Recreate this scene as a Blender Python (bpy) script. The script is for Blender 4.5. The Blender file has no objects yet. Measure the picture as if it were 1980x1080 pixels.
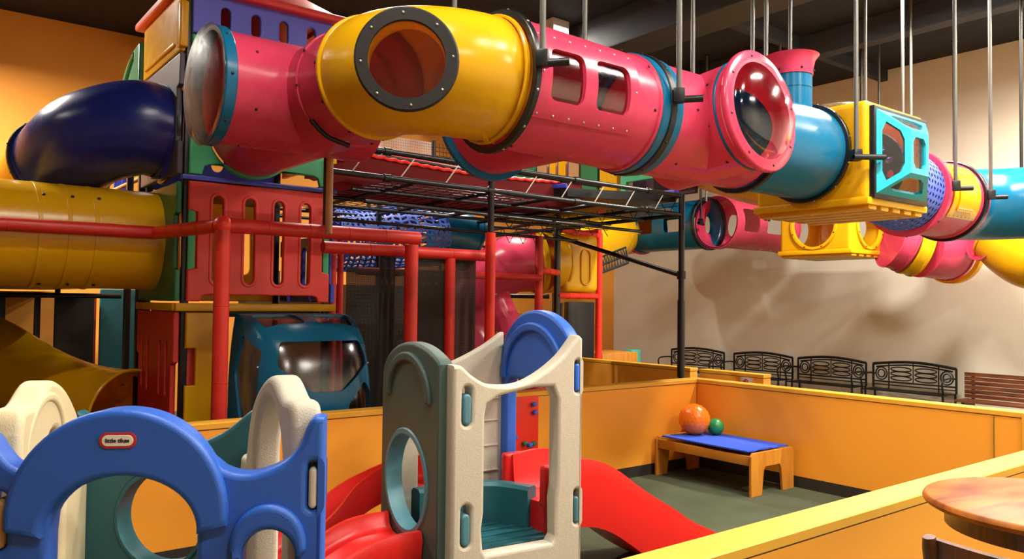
import bpy, bmesh, math, random
from mathutils import Vector, Matrix
random.seed(7)
PI = math.pi
C = bpy.context.scene.collection

# ------------------------------------------------------------------ camera
W_PX, H_PX, F_PX = 1980.0, 1080.0, 1532.0
EYE = Vector((0, 0, 1.7))
yaw, pitch, roll = math.radians(52.07), math.radians(1.66), math.radians(0.656)
FW = Vector((math.cos(yaw) * math.cos(pitch), math.sin(yaw) * math.cos(pitch), math.sin(pitch)))
R0 = Vector((math.sin(yaw), -math.cos(yaw), 0)); U0 = R0.cross(FW)
RT = math.cos(roll) * R0 + math.sin(roll) * U0
UP = -math.sin(roll) * R0 + math.cos(roll) * U0
cam_d = bpy.data.cameras.new('camera'); cam = bpy.data.objects.new('camera', cam_d); C.objects.link(cam)
cam_d.sensor_width = 36; cam_d.lens = F_PX / W_PX * 36; cam_d.clip_start = 0.05; cam_d.clip_end = 100
cam.matrix_world = Matrix(((RT.x, UP.x, -FW.x, EYE.x), (RT.y, UP.y, -FW.y, EYE.y), (RT.z, UP.z, -FW.z, EYE.z), (0, 0, 0, 1)))
bpy.context.scene.camera = cam

# ------------------------------------------------------------------ world and exposure
w = bpy.data.worlds.new('world'); bpy.context.scene.world = w; w.use_nodes = True
w.node_tree.nodes['Background'].inputs[0].default_value = (1, 0.93, 0.82, 1)
w.node_tree.nodes['Background'].inputs[1].default_value = 0.02
vs = bpy.context.scene.view_settings
vs.view_transform = 'Standard'; vs.look = 'None'; vs.gamma = 1; vs.use_curve_mapping = False
vs.exposure = 0.42
CEIL = 5.58
# ceiling lamps: (x, y, along, watts)
LAMPS = [(3.3, 1.3, 'x', 230), (5.9, 1.8, 'x', 220), (8.6, 1.2, 'y', 260), (8.9, 4.1, 'y', 330), (4.2, 7.6, 'x', 90),
         (7.1, 8.7, 'y', 170), (-0.4, 10.2, 'x', 620), (-2.6, 7.6, 'y', 15), (5.2, -1.8, 'x', 240), (0.8, -1.5, 'x', 120), (10.9, 2.2, 'y', 340), (1.3, 2.9, 'x', 90)]  # last two are unseen lamps added to brighten beige wall and tower fronts
for i, (x, y, al, pw) in enumerate(LAMPS):
    ld = bpy.data.lights.new('ceiling_lamp', 'AREA'); ld.shape = 'RECTANGLE'
    ld.size, ld.size_y = (1.15, 0.22) if al == 'x' else (0.22, 1.15)
    ld.energy = pw; ld.color = (1.0, 0.92, 0.80)
    lo = bpy.data.objects.new('ceiling_lamp', ld); C.objects.link(lo); lo.location = (x, y, CEIL - 0.125)

# ------------------------------------------------------------------ helpers
def at(px, py, D):
    return EYE + D * (FW + (px - W_PX / 2) / F_PX * RT - (py - H_PX / 2) / F_PX * UP)
def onz(px, py, z):
    d = FW + (px - W_PX / 2) / F_PX * RT - (py - H_PX / 2) / F_PX * UP
    return EYE + d * ((z - EYE.z) / d.z)
def LD(l, D):  # lateral / forward distance from the photographer -> floor position
    return (math.cos(yaw) * D + math.sin(yaw) * l, math.sin(yaw) * D - math.cos(yaw) * l)
def rgb(h):
    h = h.lstrip('#'); v = [int(h[i:i + 2], 16) / 255 for i in (0, 2, 4)]
    return tuple(x / 12.92 if x <= 0.04045 else ((x + 0.055) / 1.055) ** 2.4 for x in v) + (1,)

M = {}
def nodes(m):
    m.use_nodes = True; nt = m.node_tree
    return nt, nt.nodes, nt.links, nt.nodes['Principled BSDF']
def plastic(name, col, rough=0.28, var=0.06, scale=6, bump=0.0, metal=0.0, spec=0.5, bscale=220):
    m = bpy.data.materials.new(name); nt, N, L, b = nodes(m)
    tc = N.new('ShaderNodeTexCoord'); nz = N.new('ShaderNodeTexNoise'); nz.inputs['Scale'].default_value = scale
    L.new(tc.outputs['Object'], nz.inputs['Vector'])
    mx = N.new('ShaderNodeMix'); mx.data_type = 'RGBA'
    c = rgb(col) if isinstance(col, str) else col
    mx.inputs[6].default_value = tuple(v * (1 - var) for v in c[:3]) + (1,)
    mx.inputs[7].default_value = tuple(min(1, v * (1 + var)) for v in c[:3]) + (1,)
    L.new(nz.outputs['Fac'], mx.inputs[0]); L.new(mx.outputs[2], b.inputs['Base Color'])
    mr = N.new('ShaderNodeMapRange'); mr.inputs[3].default_value = max(0.03, rough - 0.06); mr.inputs[4].default_value = rough + 0.08
    L.new(nz.outputs['Fac'], mr.inputs[0]); L.new(mr.outputs[0], b.inputs['Roughness'])
    b.inputs['Metallic'].default_value = metal; b.inputs['Specular IOR Level'].default_value = spec
    if bump:
        n2 = N.new('ShaderNodeTexNoise'); n2.inputs['Scale'].default_value = bscale; n2.inputs['Detail'].default_value = 3
        L.new(tc.outputs['Object'], n2.inputs['Vector'])
        bp = N.new('ShaderNodeBump'); bp.inputs['Strength'].default_value = bump; bp.inputs['Distance'].default_value = 0.01
        L.new(n2.outputs['Fac'], bp.inputs['Height']); L.new(bp.outputs[0], b.inputs['Normal'])
    M[name] = m; return m
plastic('pink', '#e2476a', 0.24); plastic('yellow', '#f5bd14', 0.24); plastic('teal', '#12719c', 0.24)
for k_, c_ in (('pink', '#f06a70'), ('yellow', '#ffb010'), ('teal', '#2a90b8')):
    nt = M[k_].node_tree; tl = nt.nodes.new('ShaderNodeBsdfTranslucent'); tl.inputs[0].default_value = rgb(c_)
    mx_ = nt.nodes.new('ShaderNodeMixShader'); mx_.inputs[0].default_value = 0.22
    nt.links.new(nt.nodes['Principled BSDF'].outputs[0], mx_.inputs[1]); nt.links.new(tl.outputs[0], mx_.inputs[2]); nt.links.new(mx_.outputs[0], nt.nodes['Material Output'].inputs[0])
plastic('cyan', '#1fb2c8', 0.3); plastic('navy', '#18226e', 0.25); plastic('sidegrey', '#4c4650', 0.45); plastic('red', '#e02a22', 0.32)
plastic('redpanel', '#e23a34', 0.4); plastic('green', '#17754a', 0.35); plastic('mint', '#3fae78', 0.4)
plastic('blue', '#3c46c0', 0.35); plastic('periwinkle', '#5f63d8', 0.4); plastic('netblue', '#4a66c8', 0.4)
plastic('black', '#15161a', 0.35); plastic('brown_ring', '#150f0c', 0.6); plastic('redfabric', '#7c1416', 0.8); plastic('foam', '#cf2a20', 0.42, bump=0.08, bscale=90)
plastic('redbright', '#f23222', 0.38)
plastic('toyblue', '#2c62c6', 0.42, bump=0.12); plastic('toybeige', '#c6bdab', 0.55, bump=0.25, var=0.1, scale=60)
plastic('toyteal', '#22616b', 0.42, bump=0.12); plastic('toygreen', '#40554f', 0.48, bump=0.15)
plastic('toyred', '#dc1f1c', 0.33, bump=0.08); plastic('toycream', '#ead9ae', 0.5, bump=0.2); plastic('tab', '#4d8290', 0.45)
plastic('tabgrey', '#c9c6bc', 0.5); plastic('tabblue', '#2f6be0', 0.4)
plastic('steel', '#65635e', 0.42, metal=0.45, var=0.12); plastic('darksteel', '#34332f', 0.4, metal=0.7, var=0.15)
plastic('tanpad', '#b98d5c', 0.55); plastic('boltm', '#3a332e', 0.35, metal=0.6); plastic('silver', '#b8b5ac', 0.3, metal=0.8)
plastic('iron', '#0b0a0a', 0.4); plastic('basewood', '#2c2620', 0.6); plastic('seam', '#7c6a30', 0.6)
plastic('ball_orange', '#ff7d1a', 0.28); plastic('ball_green', '#1f8a4a', 0.3); plastic('matblue', '#2a58d8', 0.6, bump=0.1)
plastic('signwhite', '#d8d6cf', 0.6); plastic('signred', '#c02a2a', 0.6); plastic('logowhite', '#f4efe0', 0.4); plastic('logoink', '#20232c', 0.5)
plastic('screen', '#2a1b10', 0.8); plastic('purple', '#46203a', 0.4); plastic('whitenet', '#c9c4b8', 0.6)
plastic('duct', '#2d3138', 0.75, metal=0.1); plastic('ceilpaint', '#10141c', 0.85)
plastic('teal_trim', '#2aa294', 0.4)

def wall_mat(name, col, rough=0.6, var=0.05, bump=0.05, sc=1.2):
    m = plastic(name, col, rough, var, sc, bump, bscale=60); return m
wall_mat('orange', '#f9a530', 0.5); wall_mat('captrim', '#e9aa34', 0.45); wall_mat('beige', '#e2dccc', 0.75); wall_mat('darkwall', '#8a6a48', 0.8)
wall_mat('wallorange', '#f3a03a', 0.65)
def clear(name, tint=(0.92, 0.93, 0.95), gl=0.35, rough=0.08):
    m = bpy.data.materials.new(name); nt, N, L, b = nodes(m); N.remove(b)
    out = N['Material Output']; t = N.new('ShaderNodeBsdfTransparent'); t.inputs[0].default_value = tint + (1,)
    g = N.new('ShaderNodeBsdfGlossy'); g.inputs['Roughness'].default_value = rough; g.inputs['Color'].default_value = (1, 1, 1, 1)
    fr = N.new('ShaderNodeFresnel'); fr.inputs['IOR'].default_value = 1.45
    nz = N.new('ShaderNodeTexNoise'); nz.inputs['Scale'].default_value = 9
    ad = N.new('ShaderNodeMath'); ad.operation = 'MULTIPLY_ADD'; ad.inputs[1].default_value = 1.0 if name != 'dull_clear' else 0.3; ad.inputs[2].default_value = 0.05
    L.new(fr.outputs[0], ad.inputs[0])
    ms = N.new('ShaderNodeMixShader'); gm = N.new('ShaderNodeNewGeometry'); iv = N.new('ShaderNodeMath'); iv.operation = 'SUBTRACT'; iv.inputs[0].default_value = 1.0; L.new(gm.outputs['Backfacing'], iv.inputs[1])
    mm = N.new('ShaderNodeMath'); mm.operation = 'MULTIPLY'; L.new(ad.outputs[0], mm.inputs[0]); L.new(iv.outputs[0], mm.inputs[1]); L.new(mm.outputs[0], ms.inputs[0]); L.new(t.outputs[0], ms.inputs[1]); L.new(g.outputs[0], ms.inputs[2])
    mr = N.new('ShaderNodeMapRange'); mr.inputs[3].default_value = rough * 0.6; mr.inputs[4].default_value = rough * 2
    L.new(nz.outputs['Fac'], mr.inputs[0]); L.new(mr.outputs[0], g.inputs['Roughness'])
    L.new(ms.outputs[0], out.inputs[0]); M[name] = m
clear('clear'); clear('smoky', (0.55, 0.52, 0.5), rough=0.15); clear('scratched', (0.80, 0.80, 0.82), rough=0.2); clear('dull_clear', (0.80, 0.74, 0.70), gl=0.35, rough=0.3)
def net_mat(name, col, size, cover):
    # woven netting: cords of the given share, open between them
    m = bpy.data.materials.new(name); nt, N, L, b = nodes(m); out = N['Material Output']
    b.inputs['Base Color'].default_value = rgb(col); b.inputs['Roughness'].default_value = 0.8
    tc = N.new('ShaderNodeTexCoord'); sx = N.new('ShaderNodeSeparateXYZ'); L.new(tc.outputs['UV'], sx.inputs[0])
    hs = []
    for k in (0, 1):
        mu = N.new('ShaderNodeMath'); mu.operation = 'MULTIPLY'; mu.inputs[1].default_value = 1 / size; L.new(sx.outputs[k], mu.inputs[0])
        f = N.new('ShaderNodeMath'); f.operation = 'FRACT'; L.new(mu.outputs[0], f.inputs[0])
        lt = N.new('ShaderNodeMath'); lt.operation = 'LESS_THAN'; lt.inputs[1].default_value = cover; L.new(f.outputs[0], lt.inputs[0]); hs.append(lt)
    mx = N.new('ShaderNodeMath'); mx.operation = 'MAXIMUM'; L.new(hs[0].outputs[0], mx.inputs[0]); L.new(hs[1].outputs[0], mx.inputs[1])
    t = N.new('ShaderNodeBsdfTransparent'); ms = N.new('ShaderNodeMixShader')
    L.new(mx.outputs[0], ms.inputs[0]); L.new(t.outputs[0], ms.inputs[1]); L.new(b.outputs[0], ms.inputs[2]); L.new(ms.outputs[0], out.inputs[0]); M[name] = m
net_mat('screen_net', '#1c1108', 0.012, 0.74); net_mat('black_net', '#0d0d10', 0.05, 0.14); net_mat('white_net', '#d9d5ca', 0.03, 0.5)
def wood_mat(name, c1, c2, scale=3, rough=0.3, stretch=(1, 12, 1)):
    m = bpy.data.materials.new(name); nt, N, L, b = nodes(m)
    tc = N.new('ShaderNodeTexCoord'); mp = N.new('ShaderNodeMapping'); mp.inputs['Scale'].default_value = stretch
    L.new(tc.outputs['Object'], mp.inputs[0]); nz = N.new('ShaderNodeTexNoise'); nz.inputs['Scale'].default_value = scale
    nz.inputs['Detail'].default_value = 6; nz.inputs['Distortion'].default_value = 0.6; L.new(mp.outputs[0], nz.inputs['Vector'])
    cr = N.new('ShaderNodeValToRGB'); cr.color_ramp.elements[0].position = 0.35; cr.color_ramp.elements[1].position = 0.68
    cr.color_ramp.elements[0].color = rgb(c1); cr.color_ramp.elements[1].color = rgb(c2)
    L.new(nz.outputs['Fac'], cr.inputs[0]); L.new(cr.outputs[0], b.inputs['Base Color']); b.inputs['Roughness'].default_value = rough; M[name] = m
wood_mat('tablewood', '#7e3c12', '#c47526', 2.2, 0.45, (1.5, 4, 1.5)); M['tablewood'].node_tree.nodes['Principled BSDF'].inputs['Specular IOR Level'].default_value = 0.25; wood_mat('chairwood', '#4a2412', '#6e3a1e', 4, 0.3)
wood_mat('benchwood', '#b8741f', '#cf8c33', 2, 0.4, (8, 1, 1)); wood_mat('slatwood', '#4c2a18', '#8a4f2c', 2, 0.5, (1, 1, 14))
def carpet():
    m = bpy.data.materials.new('carpet'); nt, N, L, b = nodes(m)
    tc = N.new('ShaderNodeTexCoord'); n1 = N.new('ShaderNodeTexNoise'); n1.inputs['Scale'].default_value = 160; n1.inputs['Detail'].default_value = 4
    n2 = N.new('ShaderNodeTexNoise'); n2.inputs['Scale'].default_value = 2.2
    for n in (n1, n2): L.new(tc.outputs['Object'], n.inputs['Vector'])
    a = N.new('ShaderNodeMath'); a.operation = 'MULTIPLY_ADD'; a.inputs[1].default_value = 0.35; L.new(n2.outputs['Fac'], a.inputs[0]); L.new(n1.outputs['Fac'], a.inputs[2])
    cr = N.new('ShaderNodeValToRGB'); cr.color_ramp.elements[0].position = 0.35; cr.color_ramp.elements[1].position = 1.0
    cr.color_ramp.elements[0].color = rgb('#2f3528'); cr.color_ramp.elements[1].color = rgb('#666c55')
    L.new(a.outputs[0], cr.inputs[0]); L.new(cr.outputs[0], b.inputs['Base Color']); b.inputs['Roughness'].default_value = 0.95
    b.inputs['Specular IOR Level'].default_value = 0.1
    bp = N.new('ShaderNodeBump'); bp.inputs['Strength'].default_value = 0.5; bp.inputs['Distance'].default_value = 0.01
    L.new(n1.outputs['Fac'], bp.inputs['Height']); L.new(bp.outputs[0], b.inputs['Normal']); M['carpet'] = m
carpet()
def lampmat():
    m = bpy.data.materials.new('lamp_diffuser'); nt, N, L, b = nodes(m)
    b.inputs['Emission Color'].default_value = (1, 0.93, 0.82, 1); b.inputs['Emission Strength'].default_value = 6; M['lamp'] = m
lampmat()

ORG = {}
def tag(o, label=None, cat=None, group=None, kind=None):
    if label: o['label'] = label
    if cat: o['category'] = cat
    if group: o['group'] = group
    if kind: o['kind'] = kind
    return o
def thing(name, label, cat, loc=(0, 0, 0), group=None):
    o = bpy.data.objects.new(name, None); C.objects.link(o); o.location = loc; o.empty_display_size = 0.1
    ORG[o] = Vector(loc); return tag(o, label, cat, group)
def finish(name, me, mat, parent=None, smooth=40, loc=None, label=None):
    """mesh in world coordinates -> object whose origin is the parent's (or loc)"""
    if loc is None: loc = ORG[parent] if parent else Vector((0, 0, 0))
    loc = Vector(loc); me.transform(Matrix.Translation(-loc))
    if mat:
        me.materials.clear(); me.materials.append(M[mat])
    if smooth and me.polygons:
        me.polygons.foreach_set('use_smooth', [True] * len(me.polygons))
        try: me.set_sharp_from_angle(angle=math.radians(smooth))
        except Exception: pass
    o = bpy.data.objects.new(name, me); C.objects.link(o); ORG[o] = loc
    if parent: o.parent = parent; o.location = loc - ORG[parent]
    else: o.location = loc
    if label: o['label'] = label
    return o
def solo(name, me, mat, label, cat, group=None, smooth=40, kind=None, loc=None):
    if loc is None:
        n = len(me.vertices); c = sum((v.co for v in me.vertices), Vector()) / max(1, n)
        loc = Vector((c.x, c.y, min(v.co.z for v in me.vertices)))
    return tag(finish(name, me, mat, None, smooth, loc), label, cat, group, kind)
def struct(name, me, mat, smooth=0): return tag(finish(name, me, mat, None, smooth), kind='structure')
def bm2me(bm, name='m'):
    bmesh.ops.recalc_face_normals(bm, faces=bm.faces); me = bpy.data.meshes.new(name); bm.to_mesh(me); bm.free(); return me
def box(x0, x1, y0, y1, z0, z1, bev=0.0, seg=2, bm=None, uv=False):
    own = bm is None
    if own: bm = bmesh.new()
    r = bmesh.ops.create_cube(bm, size=1)['verts']
    for v in r: v.co = Vector(((x0 + x1) / 2 + v.co.x * (x1 - x0), (y0 + y1) / 2 + v.co.y * (y1 - y0), (z0 + z1) / 2 + v.co.z * (z1 - z0)))
    if bev:
        es = set(e for v in r for e in v.link_edges); bmesh.ops.bevel(bm, geom=list(es), offset=bev, segments=seg, affect='EDGES', profile=0.6)
    return bm2me(bm) if own else bm
def obox(c, ax, ay, az, sx, sy, sz, bev=0.0, seg=2):
    bm = bmesh.new(); r = bmesh.ops.create_cube(bm, size=1)['verts']
    for v in r: v.co = Vector((v.co.x * sx, v.co.y * sy, v.co.z * sz))
    if bev: bmesh.ops.bevel(bm, geom=list(bm.edges), offset=bev, segments=seg, affect='EDGES', profile=0.6)
    mt = Matrix((Vector(ax).normalized(), Vector(ay).normalized(), Vector(az).normalized())).transposed().to_4x4(); mt.translation = Vector(c)
    bm.transform(mt); return bm2me(bm)
def frames(pts):
    pts = [Vector(p) for p in pts]; T = []
    for i in range(len(pts)):
        a = pts[max(0, i - 1)]; b = pts[min(len(pts) - 1, i + 1)]; T.append((b - a).normalized())
    n = Vector((0, 0, 1)) if abs(T[0].z) < 0.9 else Vector((1, 0, 0))
    fr = []
    for t in T:
        n = (n - t * n.dot(t)).normalized(); fr.append((n, t.cross(n)))
    return pts, T, fr
def sweep(pts, r, t=0.0, seg=48, bm=None, caps=True):
    """r: number or list per point. t > 0: hollow tube wall thickness"""
    own = bm is None
    if own: bm = bmesh.new()
    pts, T, fr = frames(pts); n = len(pts); rs = r if isinstance(r, (list, tuple)) else [r] * n
    def ring(k, rad): return [bm.verts.new(pts[k] + rad * (math.cos(2 * PI * j / seg) * fr[k][0] + math.sin(2 * PI * j / seg) * fr[k][1])) for j in range(seg)]
    out = [ring(k, rs[k]) for k in range(n)]
    def skin(A, B, flip=False):
        for j in range(seg):
            q = [A[j], A[(j + 1) % seg], B[(j + 1) % seg], B[j]]
            bm.faces.new(q[::-1] if flip else q)
    for k in range(n - 1): skin(out[k], out[k + 1])
    if t > 0:
        inn = [ring(k, rs[k] - t) for k in range(n)]
        for k in range(n - 1): skin(inn[k], inn[k + 1], True)
        skin(inn[0], out[0]); skin(out[-1], inn[-1])
    elif caps: bm.faces.new(out[0][::-1]); bm.faces.new(out[-1])
    return bm2me(bm) if own else bm
def lerp(a, b, t): return Vector(a).lerp(Vector(b), t)
def arc(c, a, b, n=14):
    """quarter arc: c + cos*a + sin*b"""
    c, a, b = Vector(c), Vector(a), Vector(b); return [c + math.cos(PI / 2 * k / n) * a + math.sin(PI / 2 * k / n) * b for k in range(n + 1)]
def spline(P, n=10):
    P = [Vector(p) for p in P]; o = []
    for i in range(len(P) - 1):
        p0 = P[max(0, i - 1)]; p1 = P[i]; p2 = P[i + 1]; p3 = P[min(len(P) - 1, i + 2)]
        for k in range(n):
            t = k / n; o.append(0.5 * ((2 * p1) + (p2 - p0) * t + (2 * p0 - 5 * p1 + 4 * p2 - p3) * t * t + (3 * p1 - p0 - 3 * p2 + p3) * t ** 3))
    o.append(P[-1]); return o
def boolean(me, cutters, op='DIFFERENCE'):
    a = bpy.data.objects.new('tmp_a', me); C.objects.link(a); tmp = []
    for cme in cutters:
        b = bpy.data.objects.new('tmp_b', cme); C.objects.link(b); tmp.append(b)
        md = a.modifiers.new('b', 'BOOLEAN'); md.operation = op if not isinstance(op, list) else op[len(tmp) - 1]; md.object = b; md.solver = 'EXACT'
    dg = bpy.context.evaluated_depsgraph_get(); dg.update()
    res = bpy.data.meshes.new_from_object(a.evaluated_get(dg))
    for b in tmp + [a]: bpy.data.objects.remove(b)
    return res
def ring_me(c, axis, ri, ro, th, seg=56, bev=0.006):
    c, axis = Vector(c), Vector(axis).normalized(); h = th / 2; b = min(bev, th / 3, (ro - ri) / 3)
    prof = [(ri, -h), (ro - b, -h), (ro, -h + b), (ro, h - b), (ro - b, h), (ri, h)]
    up = Vector((0, 0, 1)) if abs(axis.z) < 0.9 else Vector((1, 0, 0)); n = (up - axis * up.dot(axis)).normalized(); m = axis.cross(n)
    bm = bmesh.new(); R = []
    for r, z in prof: R.append([bm.verts.new(c + z * axis + r * (math.cos(2 * PI * j / seg) * n + math.sin(2 * PI * j / seg) * m)) for j in range(seg)])
    for k in range(len(R)):
        A, B = R[k], R[(k + 1) % len(R)]
        for j in range(seg): bm.faces.new([A[j], A[(j + 1) % seg], B[(j + 1) % seg], B[j]])
    return bm2me(bm)
def dome_me(c, axis, r, h, th=0.004, seg=48, rings=12):
    c, axis = Vector(c), Vector(axis).normalized()
    up = Vector((0, 0, 1)) if abs(axis.z) < 0.9 else Vector((1, 0, 0)); n = (up - axis * up.dot(axis)).normalized(); m = axis.cross(n)
    bm = bmesh.new(); L = []
    for sgn in (0, 1):
        rr, hh = r - sgn * th, h - sgn * th; R = []
        for k in range(rings):
            a = PI / 2 * k / rings; R.append([bm.verts.new(c + hh * math.sin(a) * axis + rr * math.cos(a) * (math.cos(2 * PI * j / seg) * n + math.sin(2 * PI * j / seg) * m)) for j in range(seg)])
        tip = bm.verts.new(c + hh * axis)
        for k in range(rings - 1):
            for j in range(seg): bm.faces.new([R[k][j], R[k][(j + 1) % seg], R[k + 1][(j + 1) % seg], R[k + 1][j]])
        for j in range(seg): bm.faces.new([R[-1][j], R[-1][(j + 1) % seg], tip])
        L.append(R[0])
    for j in range(seg): bm.faces.new([L[0][j], L[0][(j + 1) % seg], L[1][(j + 1) % seg], L[1][j]])
    return bm2me(bm)
BOLT = {}
def bolt(p, nrm, parent, r=0.011, mat='boltm'):
    k = (round(r, 4), mat)
    if k not in BOLT:
        bm = bmesh.new(); bmesh.ops.create_uvsphere(bm, u_segments=10, v_segments=6, radius=r)
        for v in bm.verts: v.co.z *= 0.6
        me = bm2me(bm, 'bolt'); me.materials.append(M[mat]); me.polygons.foreach_set('use_smooth', [True] * len(me.polygons)); BOLT[k] = me
    o = bpy.data.objects.new('bolt', BOLT[k]); C.objects.link(o); o.parent = parent
    q = Vector(nrm).normalized().to_track_quat('Z', 'Y'); o.rotation_mode = 'QUATERNION'; o.rotation_quaternion = q
    o.location = Vector(p) - ORG[parent]; return o
def radial_bolts(c, axis, r, n, parent, off=0.0, face=False, ph=0.0, br=0.011, mat='boltm'):
    c, axis = Vector(c), Vector(axis).normalized(); up = Vector((0, 0, 1)) if abs(axis.z) < 0.9 else Vector((1, 0, 0))
    a = (up - axis * up.dot(axis)).normalized(); b = axis.cross(a)
    for k in range(n):
        t = ph + 2 * PI * k / n; d = math.cos(t) * a + math.sin(t) * b
        bolt(c + off * axis + r * d, axis if face else d, parent, br, mat)
def shape(outline, holes=(), thick=0.04, bev=0.008, n=3):
    """flat shape with holes, thick and round-edged, in local x,y with thickness along z (mesh)"""
    cu = bpy.data.curves.new('c', 'CURVE'); cu.dimensions = '2D'; cu.fill_mode = 'BOTH'; cu.extrude = max(0.0005, thick / 2 - bev)
    cu.bevel_depth = bev; cu.bevel_resolution = n; cu.offset = -bev
    for pl in [outline] + list(holes):
        s = cu.splines.new('POLY'); s.points.add(len(pl) - 1); s.use_cyclic_u = True
        for i, p in enumerate(pl): s.points[i].co = (p[0], p[1], 0, 1)
    o = bpy.data.objects.new('tmp', cu); C.objects.link(o); dg = bpy.context.evaluated_depsgraph_get(); dg.update()
    me = bpy.data.meshes.new_from_object(o.evaluated_get(dg)); bpy.data.objects.remove(o); return me
def frame_m(o, x, y):
    x = Vector(x).normalized(); y = Vector(y); y = (y - x * y.dot(x)).normalized(); z = x.cross(y)
    m = Matrix((x, y, z)).transposed().to_4x4(); m.translation = Vector(o); return m
def panel(name, mat, parent, A, B, outline, holes=(), thick=0.04, bev=0.008, off=0.0, label=None):
    """upright panel whose local u runs from A to B (x,y) and v is the height"""
    A3, B3 = Vector((A[0], A[1], 0)), Vector((B[0], B[1], 0)); me = shape(outline, holes, thick, bev)
    m = frame_m(A3, B3 - A3, (0, 0, 1)); me.transform(m @ Matrix.Translation((0, 0, off)))
    return finish(name, me, mat, parent, 35, label=label)
def pA(A, B, u, z, off=0.0):
    A3, B3 = Vector((A[0], A[1], 0)), Vector((B[0], B[1], 0)); x = (B3 - A3).normalized(); n = x.cross(Vector((0, 0, 1)))
    return A3 + x * u + Vector((0, 0, z)) + n * off, n
def ell(cx, cy, rx, ry, n=40, a0=0, a1=360):
    return [(cx + rx * math.cos(math.radians(a0 + (a1 - a0) * k / n)), cy + ry * math.sin(math.radians(a0 + (a1 - a0) * k / n))) for k in range(n + (0 if a1 - a0 == 360 else 1))]
def slot(cx, y0, y1, r, n=8):
    return [(cx + r * math.cos(PI * k / n), y1 - r + r * math.sin(PI * k / n)) for k in range(n + 1)] + [(cx - r * math.cos(PI * k / n), y0 + r - r * math.sin(PI * k / n)) for k in range(n + 1)]
def rrect(x0, x1, y0, y1, r, n=5):
    o = []
    for cx, cy, a in ((x1 - r, y1 - r, 0), (x0 + r, y1 - r, 90), (x0 + r, y0 + r, 180), (x1 - r, y0 + r, 270)):
        o += [(cx + r * math.cos(math.radians(a + 90 * k / n)), cy + r * math.sin(math.radians(a + 90 * k / n))) for k in range(n + 1)]
    return o
def smooth2(P, n=6, closed=False):
    return [(v.x, v.y) for v in spline([(p[0], p[1], 0) for p in P], n)]
def arcband(c, ro, ri, a0, a1, rx=1.0, n=26):
    o = [(c[0] + rx * ro * math.cos(math.radians(a0 + (a1 - a0) * k / n)), c[1] + ro * math.sin(math.radians(a0 + (a1 - a0) * k / n))) for k in range(n + 1)]
    i = [(c[0] + rx * ri * math.cos(math.radians(a1 + (a0 - a1) * k / n)), c[1] + ri * math.sin(math.radians(a1 + (a0 - a1) * k / n))) for k in range(n + 1)]
    return o + i
def offs(me, outme=None): return me
def cyl(p0, p1, r, seg=20): return sweep([p0, p1], r, seg=seg)
def uvbox(me, sx=1.0):
    uv = me.uv_layers.new(name='uv')
    for p in me.polygons:
        n = p.normal; a = 0 if abs(n.x) >= max(abs(n.y), abs(n.z)) else (1 if abs(n.y) >= abs(n.z) else 2)
        for li in p.loop_indices:
            c = me.vertices[me.loops[li].vertex_index].co
            uv.data[li].uv = ((c.y, c.z), (c.x, c.z), (c.x, c.y))[a]
    return me

# ------------------------------------------------------------------ the room
RX0, RX1, RY0, RY1 = -4.2, 12.75, -4.2, 12.63
struct('floor', box(RX0, RX1, RY0, RY1, -0.1, 0), 'carpet')
struct('ceiling', box(RX0, RX1, RY0, RY1, CEIL, CEIL + 0.1), 'ceilpaint')
struct('wall_right', box(RX1, RX1 + 0.12, RY0, RY1 + 0.12, 0, CEIL), 'beige')
struct('wall_back', box(RX0, RX1, RY1, RY1 + 0.12, 0, CEIL), 'wallorange')
struct('wall_left', box(RX0 - 0.12, RX0, RY0, RY1, 0, CEIL), 'darkwall')
struct('wall_front', box(RX0, RX1, RY0 - 0.12, RY0, 0, CEIL), 'beige')
n = 0
for x0, x1, z0 in ((7.4, 8.0, 5.1), (2.9, 3.5, 5.3), (0.55, 0.67, 5.5), (10.2, 10.45, 5.25)):
    n += 1
    struct('trim_%d' % n, box(x0, x1, RY0, RY1, z0, CEIL, 0.02), 'duct')
for y0, y1 in ((6.4, 6.52), (10.0, 10.12)):
    n += 1
    for a, b in ((-4.2, 0.55), (0.67, 2.9), (3.5, 7.4), (8.0, 10.2), (10.45, 12.75)):
        struct('trim_%d' % n, box(a, b, y0, y1, 5.4, CEIL), 'duct'); n += 1
for i, (x, y, al, pw) in enumerate(LAMPS):
    t = thing('ceiling_light', 'strip light on the dark ceiling ' + ('over the middle of the pen', 'above the near end of the pen wall', 'before the beige wall', 'over the iron benches', 'behind the bent yellow tube', 'over the far corner of the play frame', 'over the left side of the tower', 'left of the navy slide', 'behind the photographer on the right', 'behind the photographer on the left', 'over the slatted wooden bench, added unseen to brighten the beige wall', 'over the toddler climbers, added unseen to brighten the tower fronts')[i], 'light', (x, y, CEIL))
    sx, sy = (0.62, 0.15) if al == 'x' else (0.15, 0.62)
    finish('housing', box(x - sx, x + sx, y - sy, y + sy, CEIL - 0.1, CEIL, 0.01), 'signwhite', t)
    for s_ in (-1, 1):  # lips added to cut lamp light off the upper walls
        if al == 'x': finish('cutoff_lip', box(x - sx, x + sx, y + s_ * 0.14 - 0.005, y + s_ * 0.14 + 0.005, CEIL - 0.175, CEIL - 0.1), 'signwhite', t)
        else: finish('cutoff_lip', box(x + s_ * 0.14 - 0.005, x + s_ * 0.14 + 0.005, y - sy, y + sy, CEIL - 0.175, CEIL - 0.1), 'signwhite', t)
    finish('diffuser', box(x - sx + 0.03, x + sx - 0.03, y - sy + 0.03, y + sy - 0.03, CEIL - 0.12, CEIL - 0.1, 0.004), 'lamp', t)

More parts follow.
